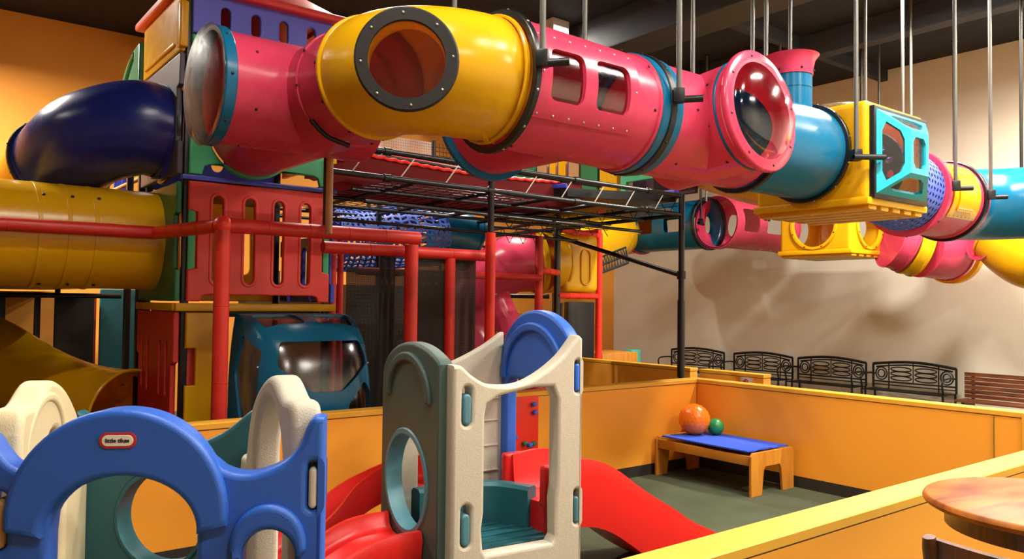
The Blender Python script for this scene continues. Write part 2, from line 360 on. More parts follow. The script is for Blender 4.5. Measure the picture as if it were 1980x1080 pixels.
# low walls of the toddler pen
ZT = 0.914
def low_wall(name, x0, x1, y0, y1, z=ZT, mat='orange', cap=True):
    global n
    struct('wall_' + name, box(x0, x1, y0, y1, 0.105, z - 0.045), mat)
    e = 0.006; n += 1
    struct('trim_%d' % n, box(x0 - e, x1 + e, y0 - e, y1 + e, z - 0.04, z, 0.004, 1), 'captrim')
    n += 1; struct('trim_%d' % n, box(x0 + .002, x1 - .002, y0 + .002, y1 - .002, z - 0.045, z - 0.04), 'basewood')
    struct('baseboard_' + name, box(x0 - 0.006, x1 + 0.006, y0 - 0.006, y1 + 0.006, 0, 0.105), 'basewood')
low_wall('pen_back_left', -3.2, 3.3, 5.33, 5.47, 0.885)
low_wall('pen_back', 3.31, 6.72, 5.43, 5.57)
low_wall('pen_right', 6.73, 6.87, 2.36, 5.57)
low_wall('pen_front', -3.2, 8.5, 1.586, 1.731)
low_wall('bench_side', 7.8, 7.94, 5.35, 6.25)
low_wall('bench_side_far', 7.8, 7.94, 6.4, 10.4)
# end post of the right pen wall
n += 1; struct('trim_%d' % n, box(6.715, 6.885, 2.30, 2.36, 0, ZT, 0.004), 'captrim')
n += 1; struct('trim_%d' % n, box(6.716, 6.729, 2.55, 2.554, 0.105, ZT - 0.05), 'seam')
# white notice on the low wall beside the benches
t = thing('notice', 'small white notice with a red ring on the far low orange wall', 'sign', (7.795, 5.6, 0.72))
finish('sheet', box(7.785, 7.798, 5.49, 5.65, 0.745, 0.868), 'signwhite', t)
finish('ring', ring_me((7.783, 5.57, 0.815), (1, 0, 0), 0.022, 0.034, 0.004, 24, 0.001), 'signred', t)
finish('bar', obox((7.783, 5.57, 0.815), (1, 0, 0), (0, 1, 1), (0, -1, 1), 0.003, 0.06, 0.01), 'signred', t)

# ------------------------------------------------------------------ iron benches and wooden bench
def iron_bench(y0, y1, label):
    xb, yc = 12.42, (y0 + y1) / 2
    t = thing('iron_bench', label, 'bench', (12.2, yc, 0), 'iron benches along the beige wall')
    L = y1 - y0; hw = L / 2
    top = lambda v: 0.79 + 0.055 * math.cos(v / hw * PI / 2)
    bm = bmesh.new()
    P = lambda v, z: Vector((xb, yc + v, z))
    sweep([P(-hw + hw * 2 * k / 16, top(-hw + hw * 2 * k / 16)) for k in range(17)], 0.022, seg=8, bm=bm)
    sweep([P(-hw + 0.05 + (L - 0.1) * k / 16, top(-hw + L * k / 16) - 0.045) for k in range(17)], 0.013, seg=6, bm=bm)
    sweep([P(-hw, 0.52), P(hw, 0.52)], 0.013, seg=8, bm=bm); sweep([P(-hw, 0.47), P(hw, 0.47)], 0.009, seg=6, bm=bm)
    for s in (-1, 1):
        for v in (hw, hw * 0.6): sweep([P(s * v, 0.42), P(s * v, top(v))], 0.018 if v == hw else 0.011, seg=8, bm=bm)
    sweep([P(0, 0.52), P(0, top(0))], 0.008, seg=6, bm=bm)
    # scroll work: interlaced ovals in the middle, rings near the ends
    for cy_ in (-0.3, 0.3):
        for cz in (0.585, 0.655, 0.725):
            sweep([P(cy_ * hw + 0.17 * hw * 1.5 * math.cos(a * PI / 10), cz + 0.034 * math.sin(a * PI / 10)) for a in range(21)], 0.010, seg=6, bm=bm, caps=False)
    for s in (-1, 1):
        for rr in (0.09, 0.055):
            sweep([P(s * hw * 0.79 + rr * math.cos(a * PI / 10), 0.645 + rr * 1.1 * math.sin(a * PI / 10)) for a in range(21)], 0.011, seg=6, bm=bm, caps=False)
    finish('backrest', bm2me(bm), 'iron', t)
    bm = bmesh.new()
    for k in range(9): box(12.02 + k * 0.045, 12.045 + k * 0.045, y0 + 0.02, y1 - 0.02, 0.405, 0.42, bm=bm)
    finish('seat', bm2me(bm), 'iron', t)
    for s in (-1, 1):
        y = yc + s * (hw - 0.02)
        bm = bmesh.new(); sweep(spline([(12.42, y, 0.64), (12.25, y, 0.655), (12.05, y, 0.64), (12.0, y, 0.58), (12.04, y, 0.42)], 5), 0.014, seg=8, bm=bm)
        finish('armrest', bm2me(bm), 'iron', t)
        for xx in (12.03, 12.44): finish('leg', cyl((xx, y, 0), (xx - 0.01, y, 0.42), 0.017, 10), 'iron', t)
for a, b, s in ((5.22, 6.48, 'black scrolled iron bench nearest the slatted wooden bench'), (6.60, 7.82, 'black scrolled iron bench, second from the slatted wooden bench'),
                (7.93, 9.15, 'black scrolled iron bench, third from the slatted wooden bench'), (9.38, 10.66, 'black scrolled iron bench furthest away, behind the black post')):
    iron_bench(a, b, s)
t = thing('wooden_bench', 'brown slatted wooden bench at the far right against the beige wall', 'bench', (12.3, 4.0, 0))
for k in range(6): finish('slat', box(12.30, 12.33, 2.6, 5.06, 0.40 + 0.062 * k, 0.455 + 0.062 * k, 0.004), 'slatwood', t)
finish('seat', box(11.95, 12.32, 2.6, 5.06, 0.36, 0.39, 0.005), 'slatwood', t)
for y in (2.7, 3.85, 4.96): finish('leg', box(12.0, 12.36, y - 0.02, y + 0.02, 0, 0.36), 'iron', t)
for y in (2.7, 3.85, 4.96): finish('upright', box(12.335, 12.36, y - 0.02, y + 0.02, 0.36, 0.76), 'iron', t)

# ------------------------------------------------------------------ activity table with balls
t = thing('activity_table', 'low wooden activity table with a blue mat in the corner of the pen', 'table', (6.37, 4.8, 0))
TX0, TX1, TY0, TY1, TH = 6.02, 6.68, 4.25, 5.38, 0.385
for y in (TY0, TY1 - 0.025):
    o = [(0, 0), (0.16, 0), (0.19, 0.22), (0.215, 0.25), (0.43, 0.25), (0.455, 0.22), (0.485, 0), (0.66, 0), (0.66, TH - 0.03), (0.63, TH), (0.03, TH), (0, TH - 0.03)]
    me = shape(o, (), 0.025, 0.003); me.transform(frame_m((TX0, y + 0.012, 0), (1, 0, 0), (0, 0, 1))); finish('end_panel', me, 'benchwood', t)
finish('side_rail', box(TX0 + 0.02, TX0 + 0.04, TY0 + 0.025, TY1 - 0.025, 0.27, TH - 0.03, 0.003), 'benchwood', t)
finish('side_rail', box(TX1 - 0.04, TX1 - 0.02, TY0 + 0.025, TY1 - 0.025, 0.27, TH - 0.03, 0.003), 'benchwood', t)
finish('top_board', box(TX0 + 0.04, TX1 - 0.04, TY0 + 0.025, TY1 - 0.025, TH - 0.06, TH - 0.04), 'benchwood', t)
bm = bmesh.new(); bmesh.ops.create_grid(bm, x_segments=30, y_segments=60, size=0.5)
mxx = max(v.co.x for v in bm.verts); myy = max(v.co.y for v in bm.verts)
for v in bm.verts:
    x, y = v.co.x / mxx * 0.5, v.co.y / myy * 0.5; e = 0.012 * math.sin(9 * y + 1) + 0.01 * math.sin(23 * x)
    v.co = Vector((6.345 + x * 0.60 + (0.02 * math.sin(7 * y) if abs(x) > 0.45 else 0), 4.80 + y * 1.0 + (e if abs(y) > 0.47 else 0), TH + 0.002 + 0.003 * math.sin(6 * x + 8 * y)))
ext = bmesh.ops.extrude_face_region(bm, geom=list(bm.faces)); bmesh.ops.translate(bm, vec=(0, 0, 0.012), verts=[v for v in ext['geom'] if isinstance(v, bmesh.types.BMVert)]); me = bm2me(bm)
solo('play_mat', me, 'matblue', 'blue fabric mat lying on the low wooden activity table', 'mat', smooth=60)
def ball(c, r, mat, name, label, knob):
    bm = bmesh.new(); bmesh.ops.create_icosphere(bm, subdivisions=4, radius=r)
    if knob: 
        base = bmesh.new(); bmesh.ops.create_icosphere(base, subdivisions=3, radius=1); cs = [v.co.copy() for v in base.verts]; base.free()
        from mathutils.kdtree import KDTree
        kd = KDTree(len(cs)); [kd.insert(p, i) for i, p in enumerate(cs)]; kd.balance()
        bmesh.ops.subdivide_edges(bm, edges=list(bm.edges), cuts=1, use_grid_fill=True)
        for v in bm.verts:
            d = v.co.normalized(); _, _, ds = kd.find(d); v.co = d * (r + (0.006 * max(0, 1 - (ds / 0.05) ** 2)))
    else:
        for v in bm.verts: v.co *= 1 - 0.01 * (abs(math.sin(8 * math.atan2(v.co.y, v.co.x))) < 0.12)
    bmesh.ops.translate(bm, vec=Vector(c), verts=bm.verts); solo(name, bm2me(bm), mat, label, 'ball', smooth=80, loc=(c[0], c[1], c[2] - r))
ball((6.36, 5.16, TH + 0.008 + 0.158), 0.152, 'ball_orange', 'knobbly_ball', 'large orange knobbly ball on the blue mat', True)
ball((6.53, 5.03, TH + 0.008 + 0.086), 0.082, 'ball_green', 'rubber_ball', 'small green ball on the blue mat beside the orange ball', False)

# red board with climbing holds on the pen wall
t = thing('climbing_board', 'small red climbing board with coloured holds on the pen wall', 'board', (4.33, 5.40, 0.4))
finish('board', box(4.16, 4.52, 5.395, 5.425, 0.36, 0.88, 0.004), 'redbright', t)
for x, z, m in ((4.20, 0.80, 'green'), (4.22, 0.84, 'mint'), (4.45, 0.81, 'tabblue'), (4.46, 0.74, 'tabblue'), (4.19, 0.66, 'tabblue'), (4.24, 0.54, 'tabblue'), (4.35, 0.48, 'green'), (4.41, 0.46, 'tabblue'), (4.45, 0.47, 'green')):
    me = obox((x, 5.375, z), (1, 0.1, 0.2), (0, 1, 0), (0, 0, 1), 0.045, 0.04, 0.035, 0.012, 3); finish('hold', me, m, t, label={'green': 'green hold', 'mint': 'light green hold', 'tabblue': 'blue hold'}[m])

# ------------------------------------------------------------------ pub table and chairs, right foreground
t = thing('pub_table', 'tall round wooden table in the right foreground outside the pen', 'table', (3.0, 0.94, 0))
cx, cy = 3.0, 0.94
def lathe(prof, c, seg=72):
    bm = bmesh.new(); R = [[bm.verts.new((c[0] + r * math.cos(2 * PI * j / seg), c[1] + r * math.sin(2 * PI * j / seg), z)) for j in range(seg)] for r, z in prof]
    for k in range(len(R) - 1):
        for j in range(seg): bm.faces.new([R[k][j], R[k][(j + 1) % seg], R[k + 1][(j + 1) % seg], R[k + 1][j]])
    bm.faces.new(R[0][::-1]); bm.faces.new(R[-1]); return bm2me(bm)
finish('tabletop', lathe([(0.385, 1.038), (0.397, 1.045), (0.402, 1.055), (0.397, 1.066), (0.39, 1.07)], (cx, cy)), 'tablewood', t)
finish('apron', lathe([(0.335, 0.975), (0.335, 1.0375)], (cx, cy)), 'chairwood', t)
finish('column', lathe([(0.05, 0.1), (0.055, 0.3), (0.04, 0.6), (0.05, 0.8), (0.07, 0.974)], (cx, cy), 32), 'chairwood', t)
for k in range(4):
    a = PI / 4 + k * PI / 2; p = Vector((cx, cy, 0)); d = Vector((math.cos(a), math.sin(a), 0))
    finish('foot', sweep(spline([p + d * 0.03 + Vector((0, 0, 0.13)), p + d * 0.18 + Vector((0, 0, 0.08)), p + d * 0.33 + Vector((0, 0, 0.032))], 5), 0.03, seg=12), 'chairwood', t)
def pub_chair(o, label, flip=1):
    t = thing('pub_chair', label, 'chair', o); o = Vector(o)
    q = lambda x, y, z: o + Vector((x * flip, y, z))
    for s in (-1, 1):
        finish('back_post', sweep(spline([q(-0.06, s * 0.2, 0), q(0, s * 0.2, 0.5), q(0.015, s * 0.2, 0.72), q(-0.02, s * 0.205, 0.95), q(-0.06, s * 0.21, 1.14)], 5), [0.021] * 18 + [0.02, 0.019, 0.015][:3], seg=14), 'chairwood', t)
        finish('leg', sweep([q(0.40, s * 0.2, 0), q(0.38, s * 0.19, 0.72)], 0.02, seg=12), 'chairwood', t)
    for z, h in ((1.085, 0.05), (0.94, 0.03)):
        bm = bmesh.new(); n_ = 10; P = [q(-0.045 - 0.035 * math.sin(PI * k / n_) + (1.085 - z) * 0.25, -0.2 + 0.4 * k / n_, z) for k in range(n_ + 1)]
        rs = []
        for p in P: rs.append([bm.verts.new(p + Vector((a, 0, b))) for a, b in ((-0.011, -h), (0.011, -h), (0.011, h), (-0.011, h))])
        for k in range(n_):
            for j in range(4): bm.faces.new([rs[k][j], rs[k][(j + 1) % 4], rs[k + 1][(j + 1) % 4], rs[k + 1][j]])
        bm.faces.new(rs[0]); bm.faces.new(rs[-1]); finish('back_rail', bm2me(bm), 'chairwood', t)
    finish('seat', box(*sorted((o.x + flip * 0.0, o.x + flip * 0.43)), o.y - 0.22, o.y + 0.22, 0.72, 0.765, 0.015), 'chairwood', t)
    for z, a, b in ((0.3, (0.0, -0.2), (0.0, 0.2)), (0.35, (0.395, -0.2), (0.395, 0.2)), (0.42, (-0.02, -0.2), (0.39, -0.2)), (0.42, (-0.02, 0.2), (0.39, 0.2))):
        finish('stretcher', cyl(q(a[0], a[1], z), q(b[0], b[1], z), 0.012, 10), 'chairwood', t)
pub_chair((2.07, 0.70, 0), 'tall dark wooden chair pulled up to the round table')
# teal chair whose corner shows at the lower edge
t = thing('teal_chair', 'teal plastic chair back corner showing at the bottom edge before the near wall', 'chair', (1.75, 1.25, 0))
ov = smooth2([(0, 0.62), (0.0, 0.96), (0.04, 1.0), (0.2, 1.015), (0.36, 1.0), (0.40, 0.96), (0.40, 0.62)], 5)
panel('backrest', 'cyan', t, (1.50, 1.50), (1.90, 1.28), ov, (), 0.03, 0.01)
finish('seat', box(1.45, 1.85, 1.0, 1.36, 0.6, 0.63, 0.01), 'cyan', t)
for x, y in ((1.48, 1.03), (1.82, 1.03), (1.5, 1.34), (1.8, 1.33)): finish('leg', cyl((x, y, 0), (x, y, 0.6), 0.014, 10), 'steel', t)

# ------------------------------------------------------------------ toddler climbers
def tower_saddle(pts): return smooth2(pts, 6)
# --- square climbing tower
K0, KR, KL, KB = LD(-0.32, 4.10), LD(0.381, 4.525), LD(-0.745, 4.80), LD(-0.043, 5.226)
ctr = ((K0[0] + KB[0]) / 2, (K0[1] + KB[1]) / 2)
tw = thing('climbing_tower', 'square toddler climbing tower with beige, grey green and blue panels', 'climber', (ctr[0], ctr[1], 0))
Wt = 0.82
# beige front panel with the big window
top = tower_saddle([(0.0, 1.375), (0.05, 1.37), (0.12, 1.315), (0.22, 1.268), (0.4, 1.262), (0.55, 1.318), (0.68, 1.405), (0.76, 1.49), (0.79, 1.52), (0.82, 1.50)])
out = [(0, 0.02)] + top + [(0.82, 0.02)]
win = [(0.19, 0.41), (0.21, 0.385)] + [(0.62, 0.385), (0.645, 0.42), (0.64, 0.62), (0.652, 0.70), (0.652, 1.17), (0.62, 1.24), (0.5, 1.24), (0.28, 1.205), (0.205, 1.17), (0.192, 1.10), (0.192, 0.60), (0.18, 0.52)]
panel('front_panel', 'toybeige', tw, K0, KR, out, [win, slot(0.085, 1.06, 1.265, 0.027), slot(0.085, 0.44, 0.655, 0.027), slot(0.785, 1.20, 1.38, 0.017), slot(0.785, 0.47, 0.66, 0.017)], 0.10, 0.02, label='beige front panel with a large window')
for u, z0, z1, m, r in ((0.085, 1.065, 1.225, 'tab', 0.023), (0.085, 0.445, 0.61, 'tab', 0.023), (0.785, 1.205, 1.36, 'tabblue', 0.014), (0.785, 0.475, 0.62, 'tab', 0.014)):
    panel('locking_tab', m, tw, K0, KR, slot(u, z0, z1, r), (), 0.105, 0.012, label='blue locking tab' if m == 'tabblue' else 'blue grey locking tab')
# grey green panel on the left with the crawl hole
out = [(0.02, 0.02)] + smooth2([(0.02, 1.20), (0.03, 1.30), (0.10, 1.385), (0.24, 1.45), (0.42, 1.475), (0.60, 1.455), (0.74, 1.41), (0.80, 1.375)], 6) + [(0.80, 0.02)]
panel('crawl_panel', 'toygreen', tw, KL, K0, out, [ell(0.385, 0.70, 0.27, 0.275, 48)], 0.085, 0.02, label='grey green panel with a round crawl hole')
me = shape(arcband((0.40, 1.16), 0.26, 0.21, 0, 180, 1.15), (), 0.03, 0.012); me.transform(frame_m(Vector((*KL, 0)), Vector((*K0, 0)) - Vector((*KL, 0)), (0, 0, 1)) @ Matrix.Translation((0, 0, 0.048))); finish('arch_moulding', me, 'toygreen', tw)
me = ring_me(pA(KL, K0, 0.385, 0.70, 0.0)[0], pA(KL, K0, 0, 0)[1], 0.262, 0.30, 0.10, 56, 0.015); finish('hole_rim', me, 'tab', tw)
# blue panel behind on the right, with the slide entrance
out = [(0.02, 0.02)] + smooth2([(0.02, 1.48), (0.10, 1.56), (0.24, 1.63), (0.41, 1.655), (0.58, 1.62), (0.72, 1.52), (0.78, 1.44), (0.80, 1.36)], 6) + [(0.80, 0.02)]
door = rrect(0.09, 0.72, 0.40, 1.22, 0.06)
panel('slide_panel', 'toyblue', tw, KR, KB, out, [door], 0.085, 0.02, label='blue arched panel with the slide doorway')
for sg in (-1, 1):
    me = shape(arcband((0.41, 1.22), 0.36, 0.31, 0, 180), (), 0.03, 0.012); me.transform(frame_m(Vector((*KR, 0)), Vector((*KB, 0)) - Vector((*KR, 0)), (0, 0, 1)) @ Matrix.Translation((0, 0, 0.05 * sg))); finish('arch_moulding', me, 'toyblue', tw)
# beige panel at the back left
out = [(0.02, 0.02)] + smooth2([(0.02, 1.31), (0.1, 1.27), (0.25, 1.27), (0.45, 1.33), (0.65, 1.42), (0.78, 1.50), (0.80, 1.50)], 5) + [(0.80, 0.02)]
panel('back_panel', 'toybeige', tw, KL, KB, out, [[(0.2, 0.45), (0.46, 0.45), (0.46, 0.95), (0.2, 0.95)]], 0.06, 0.015, label='beige back panel')
for z in (0.62, 0.78, 0.94, 1.08): 
    me = obox(pA(KL, KB, 0.63, z, 0.033)[0], Vector((*KB, 0)) - Vector((*KL, 0)), pA(KL, KB, 0, 0)[1], (0, 0, 1), 0.26, 0.008, 0.010, 0.003); finish('groove', me, 'toybeige', tw)
# deck and moulded steps inside
fx, fy = Vector((*KR, 0)) - Vector((*K0, 0)), Vector((*KL, 0)) - Vector((*K0, 0)); fx.normalize(); fy.normalize(); c0 = Vector((*K0, 0)) + fx * 0.41 + fy * 0.41
finish('deck', obox(c0 + Vector((0, 0, 0.33)), fx, fy, (0, 0, 1), 0.74, 0.74, 0.05, 0.01), 'toyteal', tw)
for k in range(6): finish('deck_rib', obox(c0 + fy * (-0.28 + 0.1 * k) + Vector((0, 0, 0.358)), fx, fy, (0, 0, 1), 0.68, 0.03, 0.01, 0.004), 'toyteal', tw)
bm = bmesh.new(); steps = []
for k in range(9):
    a = math.radians(18 * k - 12); p = c0 + fx * (0.30 - 0.0 * k) * math.cos(a) + fy * (0.30) * math.sin(a)
    steps.append(p)
me = sweep(spline([c0 + fx * 0.33 - fy * 0.25, c0 + fx * 0.28 + fy * 0.1, c0 + fx * 0.0 + fy * 0.25, c0 - fx * 0.3 + fy * 0.3], 8), 0.001, seg=4)
def curved_wall(P, z0, z1, th):
    bm = bmesh.new(); P = spline(P, 8); pts, T, fr = frames(P); R = []
    for p, t_ in zip(pts, T):
        nn = Vector((-t_.y, t_.x, 0)); R.append([bm.verts.new(Vector((p.x, p.y, z)) + nn * s) for s, z in ((-th, z0), (th, z0), (th, z1 - 0.02), (th - 0.02, z1), (-th + 0.02, z1), (-th, z1 - 0.02))])
    for k in range(len(R) - 1):
        for j in range(6): bm.faces.new([R[k][j], R[k][(j + 1) % 6], R[k + 1][(j + 1) % 6], R[k + 1][j]])
    bm.faces.new(R[0][::-1]); bm.faces.new(R[-1]); return bm2me(bm)
finish('moulded_step', curved_wall([c0 + fx * 0.34 - fy * 0.05, c0 + fx * 0.22 + fy * 0.16, c0 + fy * 0.24, c0 - fx * 0.3 + fy * 0.22], 0.355, 0.60, 0.05), 'toyteal', tw)

# --- slides
def slide(name, label, path, width, side, mat, entry=0.0, lip=0.02, z_under=0.05):
    """path: floor line of the chute from the top (x,y,z); side: wall height"""
    P = spline(path, 8); n_ = len(P); bm = bmesh.new(); R = []
    for k, p in enumerate(P):
        a = P[max(0, k - 1)]; b = P[min(n_ - 1, k + 1)]; d = (b - a); d.z = 0; d.normalize(); s = Vector((-d.y, d.x, 0))
        f = k / (n_ - 1); sd = side * (1 - 0.72 * max(0, (f - 0.70) / 0.30) ** 1.5)
        w2 = width / 2
        prof = [(-w2 - 0.035, -z_under), (-w2 - 0.05, sd * 0.6), (-w2 - 0.03, sd), (-w2, sd), (-w2 + 0.02, sd * 0.35), (-w2 + 0.06, 0.008), (0, 0), (w2 - 0.06, 0.008), (w2 - 0.02, sd * 0.35), (w2, sd), (w2 + 0.03, sd), (w2 + 0.05, sd * 0.6), (w2 + 0.035, -z_under), (w2 - 0.05, -z_under), (-w2 + 0.05, -z_under)]
        R.append([bm.verts.new(p + s * u + Vector((0, 0, max(v, 0.004 - p.z)))) for u, v in prof])
    m_ = len(R[0])
    for k in range(n_ - 1):
        for j in range(m_): bm.faces.new([R[k][j], R[k][(j + 1) % m_], R[k + 1][(j + 1) % m_], R[k + 1][j]])
    bm.faces.new(R[0][::-1]); bm.faces.new(R[-1])
    me = bm2me(bm); t = thing(name, label, 'slide', (P[0].x, P[0].y, 0)); finish('chute', me, mat, t, 50)
    return t, P
ex = fx; 
s0 = Vector((*KR, 0)) * 0.5 + Vector((*KB, 0)) * 0.5 - fx * 0.08 - fy * 0.02
t, P = slide('toddler_slide', 'red toddler slide going right from the climbing tower to the carpet', [s0 + Vector((0, 0, 0.52)), s0 + fx * 0.22 + Vector((0, 0, 0.54)), s0 + fx * 0.46 + Vector((0, 0, 0.48)), s0 + fx * 0.80 + Vector((0, 0, 0.26)), s0 + fx * 1.12 + Vector((0, 0, 0.10)), s0 + fx * 1.45 + Vector((0, 0, 0.055))], 0.36, 0.23, 'toyred', z_under=0.17)
finish('entry_arch', obox(s0 + fx * 0.03 + fy * 0.22 + Vector((0, 0, 0.64)), fx, fy, (0, 0, 1), 0.16, 0.06, 0.24, 0.025, 3), 'toyred', t)
finish('entry_arch', obox(s0 + fx * 0.03 - fy * 0.22 + Vector((0, 0, 0.64)), fx, fy, (0, 0, 1), 0.16, 0.06, 0.24, 0.025, 3), 'toyred', t)
KLv = Vector((*KL, 0))
s1 = KLv + fx * 0.32 + fy * 0.07
t, P = slide('toddler_slide', 'red toddler slide behind the climbing tower, running left to the carpet', [s1 + Vector((0, 0, 0.50)), s1 + fy * 0.22 - fx * 0.12 + Vector((0, 0, 0.50)), s1 + fy * 0.38 - fx * 0.35 + Vector((0, 0, 0.36)), s1 + fy * 0.42 - fx * 0.62 + Vector((0, 0, 0.15)), s1 + fy * 0.40 - fx * 0.95 + Vector((0, 0, 0.055))], 0.34, 0.17, 'toyred')
s2 = Vector((*K0, 0)) + fy * 0.44 - fx * 0.05
t, P = slide('toddler_slide', 'low red toddler slide leaving the crawl hole toward the blue playhouse', [s2 + Vector((0, 0, 0.38)), s2 - fx * 0.25 + Vector((0, 0, 0.36)), s2 - fx * 0.5 + Vector((0, 0, 0.24)), s2 - fx * 0.8 + Vector((0, 0, 0.08)), s2 - fx * 0.98 + Vector((0, 0, 0.05))], 0.42, 0.10, 'toyred')

# --- blue playhouse
FL, FR_, BL, BR = LD(-1.615, 2.45), LD(-0.60, 2.60), LD(-1.842, 3.40), LD(-1.03, 3.30)
ph = thing('toddler_playhouse', 'blue toddler playhouse with cream arched sides in the left foreground', 'playhouse', ((FL[0] + BR[0]) / 2, (FL[1] + BR[1]) / 2, 0))
top = smooth2([(0.0, 1.285), (0.03, 1.275), (0.065, 1.225), (0.09, 1.195), (0.12, 1.175)], 4)
dome = [(0.413 - 0.298 * math.cos(math.radians(a)), 1.055 + 0.302 * math.sin(math.radians(a))) for a in range(32, 153, 5)]
rt = smooth2([(0.715, 1.165), (0.76, 1.15), (0.82, 1.152), (0.90, 1.185), (0.948, 1.24), (0.968, 1.295), (0.99, 1.325), (1.026, 1.325)], 5)
out = [(0, 0.02)] + top + dome + rt + [(1.026, 0.02)]
door = [(0.205, 0.0 + 0.05), (0.638, 0.05), (0.638, 0.97)] + [(0.42 + 0.218 * math.cos(math.radians(a)), 0.985 + 0.165 * math.sin(math.radians(a))) for a in range(12, 170, 8)] + [(0.205, 0.97)]
wsm = [(0.776, 0.55), (0.936, 0.55), (0.936, 0.88)] + [(0.856 + 0.080 * math.cos(math.radians(a)), 0.885 + 0.085 * math.sin(math.radians(a))) for a in range(10, 175, 12)] + [(0.776, 0.88)]
panel('front_panel', 'toyblue', ph, FL, FR_, out, [door, wsm, slot(0.062, 0.93, 1.11, 0.025), slot(0.99, 1.03, 1.185, 0.017)], 0.10, 0.02)
for u, z0, z1, r, m in ((0.062, 0.935, 1.085, 0.021, 'tanpad'), (0.99, 1.035, 1.165, 0.0135, 'tabgrey')):
    panel('locking_tab', m, ph, FL, FR_, slot(u, z0, z1, r), (), 0.10, 0.01, label={'tanpad': 'tan locking tab', 'tabgrey': 'light grey locking tab'}[m])
def arch_part(name, c, ro, ri, a0, a1, rx, th, off, mat='toyblue'):
    me = shape(arcband(c, ro, ri, a0, a1, rx), (), th, 0.02, 4); A3 = Vector((*FL, 0)); B3 = Vector((*FR_, 0))
    me.transform(frame_m(A3, B3 - A3, (0, 0, 1)) @ Matrix.Translation((0, 0, off))); return finish(name, me, mat, ph, 50)
def arch2(name, co, ro, ci, ri, th, off, a0=0, a1=180):
    o = ell(co[0], co[1], ro[0], ro[1], 36, a0, a1); i = ell(ci[0], ci[1], ri[0], ri[1], 30, a0 + 2, a1 - 2)[::-1]
    # soften the two feet
    me = shape(o + i, (), th, 0.02, 4); A3 = Vector((*FL, 0)); B3 = Vector((*FR_, 0))
    me.transform(frame_m(A3, B3 - A3, (0, 0, 1)) @ Matrix.Translation((0, 0, off))); return finish(name, me, 'toyblue', ph, 50)
arch2('door_arch', (0.413, 1.03), (0.322, 0.33), (0.42, 0.985), (0.224, 0.172), 0.06, 0.06, -6, 186)
arch2('window_arch', (0.856, 0.925), (0.118, 0.132), (0.856, 0.895), (0.083, 0.083), 0.045, 0.055, -8, 188)
# oval badge with lettering
bo, nn = pA(FL, FR_, 0.415, 1.268, 0.093); xd = (Vector((*FR_, 0)) - Vector((*FL, 0))).normalized()
def badge(nm, a, b, off, mat, th=0.004):
    me = shape(rrect(-a, a, -b, b, b * 0.98, 10), (), th, 0.001); me.transform(frame_m(bo + nn * off, xd, (0, 0, 1))); return finish(nm, me, mat, ph)
bd = badge('badge', 0.054, 0.024, 0.0, 'signred'); bf = badge('badge_face', 0.045, 0.0165, 0.0025, 'logowhite'); bf.parent = bd
def text_me(s, size, th=0.001):
    cu = bpy.data.curves.new('t', 'FONT'); cu.body = s; cu.size = size; cu.extrude = th; cu.align_x = 'CENTER'; cu.align_y = 'CENTER'; cu.offset = size * 0.02
    o = bpy.data.objects.new('t', cu); C.objects.link(o); dg = bpy.context.evaluated_depsgraph_get(); dg.update()
    me = bpy.data.meshes.new_from_object(o.evaluated_get(dg)); bpy.data.objects.remove(o); return me
me = text_me('little tikes', 0.0175); me.transform(frame_m(bo + nn * 0.0055, xd, (0, 0, 1))); o = finish('badge_lettering', me, 'logoink', ph, 0); o.parent = bd
# cream side panels with arches
def cream_side(A, B, lab, mat, apex, zf, drop=0.0):
    L_ = (Vector(B) - Vector(A)).length
    u = lambda v: v / 0.82 * L_
    out = [(0.02, 0.02)] + smooth2([(0.02, zf - 0.02), (u(0.05), zf + 0.06), (u(0.16), apex - 0.06), (u(0.30), apex), (u(0.45), apex - 0.04), (u(0.58), apex - 0.13), (u(0.64), 1.20), (u(0.66), 1.14)], 6) + [(u(0.68), 1.08), (u(0.76), 1.08), (u(0.78), 1.02), (u(0.78), 0.02)]
    hole = [(u(0.14 + drop * 0.3), 0.60)] + [(u(0.34) - u(0.20 - drop * 0.6) * math.cos(math.radians(a)), apex - 0.33 - drop + 0.25 * math.sin(math.radians(a))) for a in range(0, 181, 9)] + [(u(0.54 - drop * 0.6), 0.60), (u(0.44), 0.52), (u(0.24), 0.52)]
    panel('side_panel', mat, ph, A, B, out, [hole], 0.105, 0.025, label=lab)
cream_side((FR_[0] - 0.045, FR_[1] + 0.03), (BR[0] - 0.045, BR[1] + 0.0), 'beige arched side panel', 'toybeige', 1.43, 1.30)
cream_side((FL[0] + 0.045, FL[1] + 0.05), BL, 'cream arched side panel', 'toycream', 1.40, 1.27, 0.10)
Ls = (Vector(BL) - Vector(FL)).length / 0.82
me = shape(arcband((0.30 * Ls, 1.16), 0.205, 0.17, -10, 190, 1.05), (), 0.03, 0.012); me.transform(frame_m(Vector((*FL, 0)), Vector((*BL, 0)) - Vector((*FL, 0)), (0, 0, 1)) @ Matrix.Translation((0, 0, 0.058))); finish('arch_moulding', me, 'toycream', ph)
L_ = (Vector(BR) - Vector(BL)).length
out = [(0.01, 0.02)] + smooth2([(0.01, 1.22), (0.10, 1.17), (0.28, 1.09), (0.5, 1.09), (0.66, 1.15), (L_ - 0.04, 1.24), (L_ - 0.01, 1.25)], 5) + [(L_ - 0.01, 0.02)]
panel('back_panel', 'toyteal', ph, BL, BR, out, [ell(0.405, 0.785, 0.192, 0.195, 48)], 0.08, 0.02, label='dark teal back panel with a round hole')
me = ring_me(pA(BL, BR, 0.405, 0.785, 0)[0], pA(BL, BR, 0, 0)[1], 0.188, 0.205, 0.10, 48, 0.012); finish('hole_rim', me, 'toyteal', ph)

